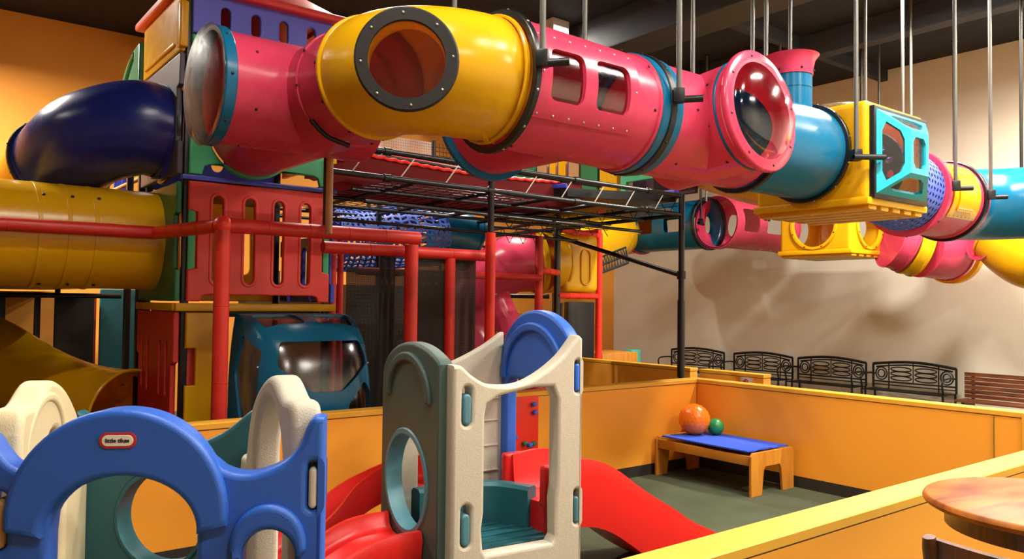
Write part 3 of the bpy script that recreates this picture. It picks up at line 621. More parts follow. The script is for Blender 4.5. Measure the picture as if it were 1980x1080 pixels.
# ------------------------------------------------------------------ crawl tubes, near run
TR = 0.40
def tube_thing(name, label, mat, pts, r=TR, lips=True, cutters=(), t=0.016, group=None, part='shell', seg=56, extra=None):
    pts = [Vector(p) for p in pts]
    if len(pts) == 2: pts = [lerp(pts[0], pts[1], k / 8) for k in range(9)]
    if lips:
        L0 = (pts[1] - pts[0]).normalized(); L1 = (pts[-1] - pts[-2]).normalized()
        P = [pts[0], pts[0] + L0 * 0.03, pts[0] + L0 * 0.036] + pts[1:-1] + [pts[-1] - L1 * 0.036, pts[-1] - L1 * 0.03, pts[-1]]
        rs = [r + 0.012, r + 0.012, r] + [r] * (len(pts) - 2) + [r, r + 0.012, r + 0.012]
    else: P, rs = pts, [r] * len(pts)
    if extra: rs = [extra(i / (len(rs) - 1), v) for i, v in enumerate(rs)]
    me = sweep(P, rs, t, seg)
    if cutters: me = boolean(me, list(cutters))
    base = sum(pts, Vector()) / len(pts); base.z -= r
    th = thing(name, label, 'tube', base, group); finish(part, me, mat, th, 40)
    return th
def tee(name, label, mat, arms, inner=TR, t=0.016, cat='tube'):
    """arms: list of (p0, p1, r)"""
    solids = [sweep([a, b], r, t, 56) for a, b, r in arms]; me = solids[0]
    me = boolean(me, solids[1:], 'UNION')
    cut = [sweep([lerp(a, b, 0.0) - (Vector(b) - Vector(a)).normalized() * 0.001, lerp(a, b, 1.0) + (Vector(b) - Vector(a)).normalized() * 0.02], r - t - 0.0005, seg=56) for a, b, r in arms]
    me = boolean(me, cut, 'DIFFERENCE')
    c = Vector(arms[0][0]); th = thing(name, label, cat, (c.x, c.y, c.z - TR)); finish('shell', me, mat, th, 35); return th
def flange(parent, c, axis, ro=TR + 0.035, th=0.05, mat='black', name='flange', ri=None, nb=10, br=0.010, bm_='silver', label=None):
    fo = finish(name, ring_me(c, axis, ri if ri else TR + 0.001, ro, th), mat, parent, 40, label=label)
    if nb: radial_bolts(c, axis, ro, nb, fo, ph=0.3, br=br, mat=bm_)
def bubble(parent, c, axis, ring_mat, ro=0.43, ri=0.34, h=0.13, th=0.05, nb=8, rname='window_ring'):
    parent = finish(rname, ring_me(c, axis, ri, ro, th, bev=0.012), ring_mat, parent, 50)
    finish('dome_window', dome_me(Vector(c) + Vector(axis).normalized() * th * 0.3, axis, ri + 0.012, h), 'clear', parent, 80)
    radial_bolts(c, axis, (ro + ri) / 2, nb, parent, off=th / 2, face=True, ph=0.2, br=0.011)

ZL, ZR = 3.12, 3.04
TL = 0.375
T1 = Vector((2.38, 5.38, ZL))
t = tee('tee_tube', 'pink tee shaped tube with a clear bubble end beside the tower', 'pink',
        [(T1 + Vector((-0.70, 0, 0)), T1 + Vector((0.36, 0, 0)), TL), (T1 + Vector((0, 1.26, 0)), T1 + Vector((0, -0.86, 0)), TL + 0.002)])
finish('end_collar', ring_me(T1 + Vector((-0.74, 0, 0)), (1, 0, 0), TL - 0.016, TL + 0.022, 0.075), 'teal', t, label='teal end collar')
finish('end_ring', ring_me(T1 + Vector((-0.785, 0, 0)), (1, 0, 0), TL - 0.012, TL + 0.03, 0.010), 'clear', t, label='clear rim')
finish('dome_window', dome_me(T1 + Vector((-0.79, 0, 0)), (-1, 0, 0), TL + 0.03, 0.08), 'dull_clear', t, 80)
radial_bolts(T1 + Vector((-0.74, 0, 0)), (1, 0, 0), TL + 0.022, 8, t); radial_bolts(T1 + Vector((-0.56, 0, 0)), (1, 0, 0), TL, 6, t)
finish('joint_ring', ring_me(T1 + Vector((0, -0.52, 0)), (0, 1, 0), TL, TL + 0.012, 0.05), 'pink', t)
finish('end_wall', sweep([T1 + Vector((0.36, 0, 0)), T1 + Vector((0.38, 0, 0))], TL, seg=48), 'pink', t)
finish('joint_ring', ring_me(T1 + Vector((0, -0.83, 0)), (0, 1, 0), TL, TL + 0.016, 0.06), 'pink', t)
radial_bolts(T1 + Vector((0, -0.55, 0)), (0, 1, 0), TL + 0.012, 10, t, ph=0.2); radial_bolts(T1 + Vector((0, -0.84, 0)), (0, 1, 0), TL + 0.016, 10, t, ph=0.4)
finish('hook', sweep(spline([T1 + Vector((-0.30, -0.60, -0.27)), T1 + Vector((-0.20, -0.62, -0.36)), T1 + Vector((-0.06, -0.66, -0.41))], 5), 0.016, seg=10), 'black', t)

# bent yellow tube with the round black rimmed window
ys = Vector((2.38, 4.50, ZL)); r_b = 0.50
cb = Vector((2.38 + r_b, 3.94 + r_b, 0))
el = [Vector((2.38, 4.52, ZL))] + [Vector((cb.x - r_b * math.cos(PI / 2 * k / 16), cb.y - r_b * math.sin(PI / 2 * k / 16), ZL + (ZR + 0.03 - ZL) * k / 16)) for k in range(17)] + [Vector((2.885, 3.935, ZR + 0.03))]
wd = Vector((-0.33, -0.94, -0.03)).normalized(); wc = Vector((2.385, 4.02, 3.19))
wdir = (wc - EYE); 
wc = at(787, 117, 4.34); wd = Vector((-0.50, -0.86, -0.05)).normalized()
ycut = sweep([wc + wd * 0.5, wc - wd * 0.5], 0.212, seg=56)
t = tube_thing('bent_tube', 'bent yellow tube with a round black rimmed window facing the camera', 'yellow', el, TL + 0.005, cutters=[ycut])
for a, b in (((2.38, 4.50, ZL), (0, 1, 0)), ((2.86, 3.93, ZR + 0.03), (1, 0, 0))): finish('rim_bead', ring_me(a, b, TL + 0.004, TL + 0.022, 0.03, bev=0.01), 'yellow', t)
rin = sweep([wc + wd * 0.02, wc - wd * 0.22], 0.222, 0.010, 56)
big = sweep([el[0] + (el[0] - el[1])] + el + [el[-1] + (el[-1] - el[-2])], TL - 0.012, seg=56)
finish('window_liner', boolean(rin, [big]), 'yellow', t, 35)
t = finish('window_rim', ring_me(wc + wd * 0.025, wd, 0.212, 0.285, 0.035, bev=0.010), 'brown_ring', t, label='black window rim')
finish('window_pane', sweep([wc + wd * 0.012, wc + wd * 0.016], 0.214, seg=48), 'clear', t)
radial_bolts(wc + wd * 0.025, wd, 0.25, 8, t, off=0.018, face=True, ph=0.1, br=0.008, mat='silver')

# pink tube with two windows
x0, x1 = 2.915, 4.00; Y = 3.92; z = ZR + 0.02
def rbox_cut(xa, xb, za, zb, y0=2.9, y1=5.0, r=0.05):
    me = shape(rrect(xa, xb, za, zb, r), (), y1 - y0, 0.0005, 1); me.transform(frame_m((0, (y0 + y1) / 2, 0), (1, 0, 0), (0, 0, 1))); return me
def tube_plate(parent, mat, xc, hw, zc, hz, axis_y, axis_z, r, side=-1, holes=True, th=0.012, pane='clear', name='window_plate', wins=((-0.27, -0.02), (0.09, 0.36)), label=None):
    """curved cover plate hugging a tube that runs along x"""
    bm = bmesh.new(); n1, n2 = 40, 20
    a0 = math.asin(max(-1, min(1, (zc - hz - axis_z) / r))); a1 = math.asin(max(-1, min(1, (zc + hz - axis_z) / r)))
    for R_, flip in ((r, True), (r + th, False)): pass
    G = []
    for R_ in (r + 0.001, r + th):
        G.append([[bm.verts.new((xc - hw + 2 * hw * i / n1, axis_y + side * R_ * math.cos(a0 + (a1 - a0) * j / n2), axis_z + R_ * math.sin(a0 + (a1 - a0) * j / n2))) for j in range(n2 + 1)] for i in range(n1 + 1)])
    for i in range(n1):
        for j in range(n2):
            for g, f in ((G[0], 1), (G[1], 0)):
                q = [g[i][j], g[i + 1][j], g[i + 1][j + 1], g[i][j + 1]]; bm.faces.new(q[::-1] if f else q)
    def rim(L0, L1):
        for k in range(len(L0) - 1): bm.faces.new([L0[k], L0[k + 1], L1[k + 1], L1[k]])
    rim([G[0][i][0] for i in range(n1 + 1)], [G[1][i][0] for i in range(n1 + 1)]); rim([G[0][i][n2] for i in range(n1 + 1)], [G[1][i][n2] for i in range(n1 + 1)])
    rim(G[0][0], G[1][0]); rim(G[0][n1], G[1][n1])
    me = bm2me(bm)
    if holes:
        me = boolean(me, [rbox_cut(xc + a, xc + b, zc - 0.155, zc + 0.155, axis_y - 0.6, axis_y + 0.6) for a, b in wins])
    p = finish(name, me, mat, parent, 40, label=label); parent = p
    m_ = 7
    for k in range(m_):
        for a in (a0 + 0.06, a1 - 0.06): bolt((xc - hw + 0.04 + (2 * hw - 0.08) * k / (m_ - 1), axis_y + side * (r + th) * math.cos(a), axis_z + (r + th) * math.sin(a)), (0, side * math.cos(a), math.sin(a)), parent, 0.009, 'silver')
    for s in (-1, 1):
        a = (a0 + a1) / 2; bolt((xc + s * (hw - 0.03), axis_y + side * (r + th) * math.cos(a), axis_z + (r + th) * math.sin(a)), (0, side * math.cos(a), math.sin(a)), parent, 0.009, 'silver')
    return p
def curved_pane(parent, xa, xb, za, zb, axis_y, axis_z, r, side, mat='clear'):
    bm = bmesh.new(); n2 = 14; a0, a1 = math.asin((za - axis_z) / r), math.asin((zb - axis_z) / r)
    V = [[bm.verts.new((x, axis_y + side * R_ * math.cos(a0 + (a1 - a0) * j / n2), axis_z + R_ * math.sin(a0 + (a1 - a0) * j / n2))) for j in range(n2 + 1)] for R_ in (r, r + 0.003) for x in (xa, xb)]
    for j in range(n2):
        bm.faces.new([V[0][j], V[1][j], V[1][j + 1], V[0][j + 1]]); bm.faces.new([V[2][j], V[3][j], V[3][j + 1], V[2][j + 1]])
        bm.faces.new([V[0][j], V[2][j], V[2][j + 1], V[0][j + 1]]); bm.faces.new([V[1][j], V[3][j], V[3][j + 1], V[1][j + 1]])
    bm.faces.new([V[0][0], V[1][0], V[3][0], V[2][0]]); bm.faces.new([V[0][-1], V[1][-1], V[3][-1], V[2][-1]])
    return finish('window_pane', bm2me(bm), mat, parent, 60)
t = tube_thing('window_tube', 'pink tube with two rounded windows, right of the bent yellow tube', 'pink', [(x0, Y, z + 0.01), (x1, Y, z - 0.02)], cutters=[rbox_cut(3.02, 3.29, 2.90, 3.21), rbox_cut(3.39, 3.68, 2.90, 3.21)])
tube_plate(t, 'pink', 3.34, 0.42, 3.055, 0.25, Y, z, TR + 0.004, wins=((-0.32, -0.05), (0.05, 0.34)))
for xa, xb in ((3.01, 3.30), (3.38, 3.69)):
    for sd in (-1, 1): curved_pane(t, xa, xb, 2.89, 3.22, Y, z, TR - 0.012, sd)
flange(t, (2.90, Y, z), (1, 0, 0), TR + 0.04, 0.045, 'black', nb=12)
arm = sweep([(3.50, Y, z), (3.50, Y + 0.85, z)], TR, 0.016, 56); arm = boolean(arm, [sweep([(x0, Y, z), (x1, Y, z)], TR - 0.001, seg=56)]); finish('back_arm', arm, 'pink', t, 35)
finish('flange', ring_me((3.50, Y + 0.86, z), (0, 1, 0), TR, TR + 0.05, 0.05), 'teal', t, label='teal flange of the back arm')
radial_bolts((3.93, Y, z), (1, 0, 0), TR + 0.004, 8, t, ph=0.2); radial_bolts((2.98, Y, z), (1, 0, 0), TR + 0.004, 8, t, ph=0.6)

# pink tee with the clear dome facing the photographer
T2 = Vector((4.86, Y, ZR)); AV = Vector((0.04, -0.99, 0.10)).normalized()
t = tee('tee_tube', 'pink tee shaped tube with a clear dome window facing the pen', 'pink',
        [(T2 + Vector((-0.68, 0, 0)), T2 + Vector((0.46, 0, 0)), TR), (T2 + Vector((0.02, 0.30, -0.03)), T2 + AV * 0.50, TR + 0.002)])
finish('joint_band', ring_me((4.03, Y, ZR), (1, 0, 0), TR, TR + 0.02, 0.08), 'teal', t, label='teal joint band')
flange(t, (4.09, Y, ZR), (1, 0, 0), TR + 0.03, 0.06, 'black', nb=10, bm_='boltm')
finish('joint_band', ring_me((4.155, Y, ZR), (1, 0, 0), TR, TR + 0.02, 0.08), 'teal', t, label='teal joint band')
finish('joint_band', ring_me(T2 + AV * 0.435, AV, TR, TR + 0.008, 0.02), 'teal', t, label='thin blue joint line')
bubble(t, T2 + AV * 0.54, AV, 'pink', 0.445, 0.355, 0.16, 0.05, 8)
radial_bolts(T2 + AV * 0.36, AV, TR + 0.002, 8, t, ph=0.3)
radial_bolts(T2 + Vector((-0.5, 0, 0)), (1, 0, 0), TR + 0.002, 6, t, ph=0.5)

# teal tube with chimney
t = tee('chimney_tube', 'teal tube with an upright chimney before the yellow cube', 'teal',
        [(Vector((5.37, Y, ZR)), Vector((6.36, Y, ZR)), TR), (Vector((6.12, Y, ZR + 0.25)), Vector((6.12, Y, 3.74)), 0.17)])
finish('chimney_cap', sweep([(6.12, Y, 3.69), (6.12, Y, 3.75), (6.12, Y, 3.82), (6.12, Y, 3.86), (6.12, Y, 3.865)], [0.178, 0.18, 0.195, 0.225, 0.23], 0.012, 48), 'pink', t, label='pink flared chimney cap')
finish('chimney_ring', ring_me((6.12, Y, 3.58), (0, 0, 1), 0.17, 0.175, 0.012), 'teal', t)
flange(t, (5.38, Y, ZR), (1, 0, 0), TR + 0.035, 0.05, 'black', nb=10, bm_='boltm')
flange(t, (6.315, Y, ZR), (1, 0, 0), TR + 0.035, 0.04, 'black', nb=12)
radial_bolts((6.12, Y, 3.73), (0, 0, 1), 0.185, 6, t)

# ------------------------------------------------------------------ yellow cubes
def cube_node(name, label, x0, x1, y0, y1, z0, z1, bay=None, holes=(), ribs=True):
    ty = thing(name, label, 'cube', ((x0 + x1) / 2, (y0 + y1) / 2, z0 - 0.06))
    body = box(x0, x1, y0, y1, z0, z1, 0.06, 4)
    cut = [box(x0 + 0.03, x1 - 0.03, y0 + 0.03, y1 - 0.03, z0 + 0.03, z1 - 0.03, 0.04, 2)] + list(holes)
    finish('shell', boolean(body, cut), 'yellow', ty, 35)
    bm = bmesh.new(); box(x0 - 0.02, x1 + 0.02, y0 - 0.02, y1 + 0.02, z0 - 0.035, z0 + 0.03, 0.015, 2, bm)
    finish('base_rim', bm2me(bm), 'yellow', ty, 35)
    nr = 5
    for k in range(nr):
        xx = x0 + (x1 - x0) * (k + 0.5) / nr
        finish('base_rib', box(xx - 0.07, xx + 0.07, y0 - 0.0, y1 + 0.0, z0 - 0.075, z0 - 0.03, 0.02, 2), 'yellow', ty, 35)
    return ty
CX0, CX1, CY0, CY1, CZ0, CZ1 = 6.38, 7.40, 3.38, 4.46, 2.59, 3.44
holes = [sweep([(6.0, Y, ZR), (6.6, Y, ZR)], 0.385, seg=48), box(6.47, 7.31, 3.0, 3.6, 2.69, 3.33), sweep([(7.1, Y, ZR - 0.03), (7.7, Y, ZR - 0.03)], 0.385, seg=48)]
ty = cube_node('play_cube', 'hanging yellow cube with a turquoise bay window', CX0, CX1, CY0, CY1, CZ0, CZ1, holes=holes)
finish('bay_frame', boolean(box(6.42, 7.37, 3.335, 3.385, 2.61, 3.39, 0.008), [box(6.47, 7.31, 3.2, 3.5, 2.67, 3.34)]), 'black', ty, 30, label='black square bay frame')
finish('base_rim', ring_me((6.89, 3.92, 3.445), (0, 0, 1), 0.30, 0.36, 0.03), 'whitenet', ty, label='grey skylight ring')
finish('skylight', dome_me((6.89, 3.92, 3.45), (0, 0, 1), 0.36, 0.12), 'scratched', ty, 80)
def bay(parent, x0, x1, z0, z1, yb, X0, X1, Z0, Z1, yf):
    """truncated pyramid of framed facets"""
    B = [Vector((x0, yb, z0)), Vector((x1, yb, z0)), Vector((x1, yb, z1)), Vector((x0, yb, z1))]; Fv = [Vector((X0, yf, Z0)), Vector((X1, yf, Z0)), Vector((X1, yf, Z1)), Vector((X0, yf, Z1))]
    quads = [[B[0], B[1], Fv[1], Fv[0]], [B[1], B[2], Fv[2], Fv[1]], [B[2], B[3], Fv[3], Fv[2]], [B[3], B[0], Fv[0], Fv[3]], Fv]
    fm = bmesh.new(); pm = []
    for q in quads:
        c = sum(q, Vector()) / 4; inn = []
        nq = len(q)
        ins = []
        for i in range(nq):
            a, b, d = q[i - 1], q[i], q[(i + 1) % nq]; e1 = (a - b); e2 = (d - b); e1.normalize(); e2.normalize()
            bis = (e1 + e2).normalized(); s = math.sqrt(max(0.05, (1 - e1.dot(e2)) / 2)); ins.append(b + bis * (0.048 / s))
        # chamfer corners of the opening
        ch = []
        for i in range(nq):
            a, b, d = ins[i - 1], ins[i], ins[(i + 1) % nq]; ch += [b + (a - b) * 0.18, b + (d - b) * 0.18]
        vo = [fm.verts.new(p) for p in q]; vi = [fm.verts.new(p) for p in ch]
        for i in range(nq):
            j = (i + 1) % nq; fm.faces.new([vo[i], vo[j], vi[2 * j], vi[2 * i + 1]]); fm.faces.new([vo[i], vi[2 * i + 1], vi[2 * i]])
        pm.append(ch)
    bmesh.ops.remove_doubles(fm, verts=fm.verts, dist=0.0005); bmesh.ops.recalc_face_normals(fm, faces=fm.faces)
    bmesh.ops.solidify(fm, geom=list(fm.faces), thickness=0.035)
    finish('bay_window', bm2me(fm), 'cyan', parent, 20, label='turquoise faceted bay window')
    for ch in pm:
        g = bmesh.new(); c = sum(ch, Vector()) / len(ch); vv = [g.verts.new(p + (c - p) * -0.06) for p in ch]; f = g.faces.new(vv); bmesh.ops.solidify(g, geom=[f], thickness=0.004); me = bm2me(g)
        me.transform(Matrix.Translation((0, 0.02, 0))); finish('window_pane', me, 'scratched', parent, 0)
bay(ty, 6.45, 7.33, 2.65, 3.36, 3.335, 6.66, 6.98, 2.82, 3.18, 3.15)
me = sweep([(7.34, Y, 3.0), (7.36, Y, 3.0)], 0.385, seg=40)
me = boolean(me, [cyl((7.3, Y + 0.13 * math.cos(a) * q, 3.0 + 0.13 * math.sin(a) * q), (7.4, Y + 0.13 * math.cos(a) * q, 3.0 + 0.13 * math.sin(a) * q), 0.035, 12) for q, a in [(0, 0)] + [(1, k * PI / 3) for k in range(6)] + [(2, k * PI / 6 + 0.2) for k in range(12)]])
finish('inner_vent', me, 'black', ty, 30, label='black disc with holes')

# curved yellow tube leaving the cube toward the deck
tube_thing('yellow_link_tube', 'yellow tube passing behind the pink tee toward the far deck', 'yellow', spline([(6.92, 4.47, 3.04), (7.1, 4.95, 3.16), (7.4, 5.6, 3.36), (7.6, 6.2, 3.54), (7.62, 6.7, 3.64)], 6), TR)

# ------------------------------------------------------------------ perforated blue tube and the run beyond
def perf_tube(name, label, pts, r, mat, seg=40, hole=0.30):
    pts = [Vector(p) for p in pts]; P, T, fr = frames(pts); bm = bmesh.new(); R = []
    for k, p in enumerate(P):
        off = 0.5 * (k % 2); R.append([bm.verts.new(p + r * (math.cos(2 * PI * (j + off) / seg) * fr[k][0] + math.sin(2 * PI * (j + off) / seg) * fr[k][1])) for j in range(seg)])
    for k in range(len(R) - 1):
        for j in range(seg): bm.faces.new([R[k][j], R[k][(j + 1) % seg], R[k + 1][(j + 1) % seg], R[k + 1][j]])
    bmesh.ops.recalc_face_normals(bm, faces=bm.faces)
    res = bmesh.ops.inset_individual(bm, faces=list(bm.faces), thickness=0.0135, use_even_offset=True)
    inner = [f for f in bm.faces if f not in set(res['faces'])]
    bmesh.ops.delete(bm, geom=inner, context='FACES_ONLY')
    bmesh.ops.solidify(bm, geom=list(bm.faces), thickness=0.008)
    me = bm2me(bm); b = sum(pts, Vector()) / len(pts); b.z -= r; th = thing(name, label, 'tube', b); finish('shell', me, mat, th, 30); return th
net_pts = [(7.43 + 0.72 * k / 12, Y, 2.96 - 0.09 * k / 12) for k in range(13)]
t = perf_tube('perforated_tube', 'blue perforated tube leaving the right side of the yellow cube', net_pts, TR, 'netblue', 40)
finish('end_ring', ring_me((8.19, Y, 2.87), (1, 0, 0.0), TR - 0.01, TR + 0.05, 0.06), 'pink', t, label='pink end ring')
radial_bolts((8.19, Y, 2.87), (1, 0, 0), TR + 0.05, 8, t)
t = tube_thing('window_tube', 'pink tube with a yellow side plate at the right', 'pink', [(8.25, Y, 2.87), (9.03, Y, 2.86)])
finish('flange', ring_me((8.235, Y, 2.87), (1, 0, 0), TR, TR + 0.035, 0.04), 'black', t)
tube_plate(t, 'yellow', 8.64, 0.31, 2.89, 0.27, Y, 2.865, TR + 0.004, holes=False, label='yellow side plate')
tube_plate(t, 'yellow', 8.62, 0.18, 2.89, 0.21, Y, 2.865, TR + 0.018, holes=False, label='raised yellow window cover', name='cover')
finish('flange', ring_me((9.07, Y, 2.86), (1, 0, 0), TR, TR + 0.04, 0.06), 'black', t)
finish('end_ring', ring_me((9.13, Y, 2.86), (1, 0, 0), TR, TR + 0.03, 0.05), 'pink', t)
a = Vector((9.17, Y, 2.86)); p_e = [a, a + Vector((0.28, -0.02, 0)), a + Vector((0.60, -0.20, 0.01)), a + Vector((0.82, -0.50, 0.02)), a + Vector((0.90, -0.80, 0.02))]
t = tube_thing('bent_tube', 'teal tube bending off at the right edge of the picture', 'teal', spline(p_e, 6), TR)
t = tube_thing('yellow_tube', 'yellow tube end cut by the right edge of the picture', 'yellow', [a + Vector((0.905, -0.82, 0.02)), a + Vector((1.0, -1.9, 0.02))], TR + 0.01)

# ------------------------------------------------------------------ far run along the beige wall
def px_tube(name, label, mat, P, r=TR, cutters=(), lips=True, n=8):
    return tube_thing(name, label, mat, spline([at(*p) for p in P], n), r, lips, cutters)
def win_cut(px, py, D, w_, h_, depth=1.2):
    c = at(px, py, D); x = RT.copy(); me = shape(rrect(-w_ / 2, w_ / 2, -h_ / 2, h_ / 2, 0.05), (), depth, 0.0005, 1)
    x = Vector((0.72, 0.69, 0)).normalized(); me.transform(frame_m(c, x, (0, 0, 1))); return me
def pxat(p): 
    d = Vector(p) - EYE; zz = d.dot(FW); return (W_PX / 2 + F_PX * d.dot(RT) / zz, H_PX / 2 - F_PX * d.dot(UP) / zz, zz)
a, b, c, d = Vector((10.28, 9.5, 3.0)), Vector((10.28, 8.10, 3.0)), Vector((10.33, 7.97, 3.02)), Vector((12.1, 7.97, 3.02))
dr = (b - a).normalized()
def far_cut(base, dirv, s, w_, h_, dz=0.0):
    me = shape(rrect(-w_ / 2, w_ / 2, -h_ / 2, h_ / 2, 0.05), (), 1.3, 0.0005, 1); me.transform(frame_m(base + dirv * s + Vector((0, 0, dz)), dirv, (0, 0, 1))); return me
t = tube_thing('window_tube', 'teal tube with small windows near the far beige wall', 'teal', [a, b], cutters=[far_cut(a, dr, 0.40, 0.34, 0.30, 0.02), far_cut(a, dr, 0.98, 0.34, 0.30, 0.02)])
finish('flange', ring_me(a - dr * 0.02, dr, TR, TR + 0.04, 0.05), 'pink', t, label='pink flange'); finish('flange', ring_me(b + dr * 0.03, dr, TR, TR + 0.03, 0.06), 'black', t)
dr2 = (d - c).normalized()
t = tube_thing('window_tube', 'pink tube with two square windows near the far beige wall', 'pink', [c, d], cutters=[far_cut(c, dr2, 0.42, 0.40, 0.36, 0.03), far_cut(c, dr2, 1.05, 0.44, 0.36, 0.03)])
finish('end_ring', ring_me(c + dr2 * 0.06, dr2, TR, TR + 0.03, 0.12), 'pink', t)
bend = [b, b + Vector((0.0, -0.1, 0)), c]
t = tube_thing('yellow_tube', 'yellow tube sloping down from the far pink flange to the yellow funnel', 'yellow', spline([a + Vector((0, 0.05, 0)), (10.2, 10.0, 2.96), at(1190, 452, 13.6), at(1130, 482, 13.0), at(1085, 505, 12.4)], 8), TR)
# second cube
ty = cube_node('play_cube', 'lower yellow cube with round windows beneath the bay window cube', 10.48, 11.50, 5.79, 6.91, 2.48, 3.34,
               holes=[sweep([(10.99, 5.5, 2.88), (10.99, 6.0, 2.88)], 0.33, seg=40), sweep([(10.2, 6.35, 2.88), (10.7, 6.35, 2.88)], 0.33, seg=40), sweep([(10.99, 6.7, 2.88), (10.99, 7.2, 2.88)], 0.26, seg=40), sweep([(11.3, 6.35, 2.88), (11.8, 6.35, 2.88)], 0.26, seg=40)])
finish('window_rim', ring_me((10.99, 5.775, 2.88), (0, 1, 0), 0.33, 0.37, 0.03), 'yellow', ty); finish('window_rim', ring_me((10.465, 6.35, 2.88), (1, 0, 0), 0.33, 0.37, 0.03), 'yellow', ty)
for k in range(8):
    aa = PI / 8 + k * PI / 4; bolt((10.99 + 0.35 * math.cos(aa), 5.758, 2.88 + 0.35 * math.sin(aa)), (0, -1, 0), ty); bolt((10.448, 6.35 + 0.35 * math.cos(aa), 2.88 + 0.35 * math.sin(aa)), (-1, 0, 0), ty)
t = px_tube('dropping_tube', 'pink tube dropping away from the lower yellow cube', 'pink', [(1722, 462, 11.25), (1738, 467, 11.25), (1752, 472, 11.25)], TR)
t = px_tube('dropping_tube', 'short yellow tube section below the perforated blue tube', 'yellow', [(1754, 473, 11.25), (1768, 477, 11.25), (1778, 480, 11.25)], TR + 0.01)
t = px_tube('dropping_tube', 'pink tube end with a yellow rim hanging lowest before the beige wall', 'pink', [(1780, 480, 11.26), (1808, 484, 11.34), (1834, 488, 11.48)], TR)
e0, e1 = at(1836, 488, 11.49), at(1847, 489, 11.56); finish('end_ring', ring_me((e0 + e1) / 2, e1 - e0, TR - 0.01, TR + 0.05, 0.10), 'yellow', t, label='yellow end ring')
t = px_tube('dropping_tube', 'pink tube piece above the yellow elbow at the right edge', 'pink', [(1905, 446, 10.7), (1935, 455, 10.7)], TR)
t = px_tube('dropping_tube', 'yellow elbow hanging low at the right edge of the picture', 'yellow', [(1938, 456, 10.7), (1965, 482, 10.5), (2000, 500, 10.2), (2060, 505, 9.9)], TR)

# ------------------------------------------------------------------ hanging poles
def pole(x, y, zb, label, bar=None, r=0.018, mat='steel', clamp=True):
    t = thing('hanging_pole', label, 'pole', (x, y, zb), 'steel poles hanging from the ceiling')
    finish('shaft', cyl((x, y, zb), (x, y, CEIL), r, 16), mat, t)
    finish('ceiling_plate', cyl((x, y, CEIL - 0.012), (x, y, CEIL), 0.05, 16), 'darksteel', t)
    if bar:
        a, b = Vector(bar[0]), Vector(bar[1]); finish('cross_bar', sweep([a, b], 0.024, 0.006, 16), 'black', t, label='black cross bar')
        finish('clamp', obox((x, y, zb + 0.03), b - a, (0, 0, 1), (b - a).cross(Vector((0, 0, 1))), 0.075, 0.10, 0.075, 0.012), 'black', t, label='black pipe clamp')
    return t
def pair(X, zc, l1, l2, yc=3.92, rr=0.46):
    pole(X, yc - rr, zc, l1, ((X - 0.03, yc - rr + 0.02, zc), (X + 0.10, yc - rr - 0.12, zc + 0.005)))
    if l2: pole(X, yc + rr, zc, l2)
pair(2.90, 3.07, 'steel pole clamped where the bent yellow tube meets the pink window tube, camera side', 'steel pole rising behind the bent yellow tube')
pair(4.09, 3.06, 'steel pole clamped at the black and teal joint, camera side', 'steel pole rising behind the pink window tube')
pole(5.38, 4.40, 3.05, 'steel pole rising behind the crease of the pink dome tee')
pole(6.30, 3.43, 2.93, 'steel pole clamped to the left edge of the bay window cube', ((6.2, 3.40, 2.93), (6.46, 3.27, 2.94)))
pole(6.33, 4.32, 3.10, 'steel pole just left of the pink dome ring top')
pole(6.42, 4.53, 3.30, 'steel pole close beside the one at the pink dome ring top')
pole(7.0, 4.50, 3.43, 'steel pole right of the pink chimney cap reaching the cube top')
pair(8.235, 2.87, 'steel pole clamped where the perforated tube meets the pink tube', 'thin steel pole standing out behind the bay window cube')
pair(9.07, 2.86, 'steel pole clamped between the pink tube and the teal tube at the right', 'steel pole seen right behind the bay window top')
for px, D, zb, lab, m in ((1762, 9.9, 2.9, 'dark steel pole right of the bay window', 'steel'), (1845, 11.53, at(1841, 488, 11.52).z + 0.40, 'dark pole seen behind the yellow side plate', 'darksteel'), (1975, 9.0, 3.2, 'dark pole at the right edge of the picture', 'darksteel'),
                      (1508, 11.2, 3.4, 'short visible far pole behind the pink dome ring', 'steel'), (1366, 12.3, 3.3, 'short visible far pole above the pink dome tee', 'steel'),
                      (1666, 11.0, 3.32, 'black pole behind the yellow cube before the beige wall', 'darksteel'), (1355, 12.6, 3.35, 'dark pole dropping to the far teal tube', 'darksteel'), (1700, 11.6, 3.3, 'steel pole over the lower yellow cube', 'steel')):
    q = at(px, 300, D); pole(q.x, q.y, zb, lab, mat=m)
for k, (px, py, D) in enumerate(((1355, 432, 12.75), (1484, 424, 12.9))):
    q = at(px, py, D); pole(q.x, q.y, q.z, ('dark pole with a cross bar on the far pink flange', 'dark pole with a cross bar at the far pink tube end')[k], ((q.x - 0.12, q.y - 0.05, q.z), (q.x + 0.12, q.y + 0.05, q.z)), mat='darksteel')

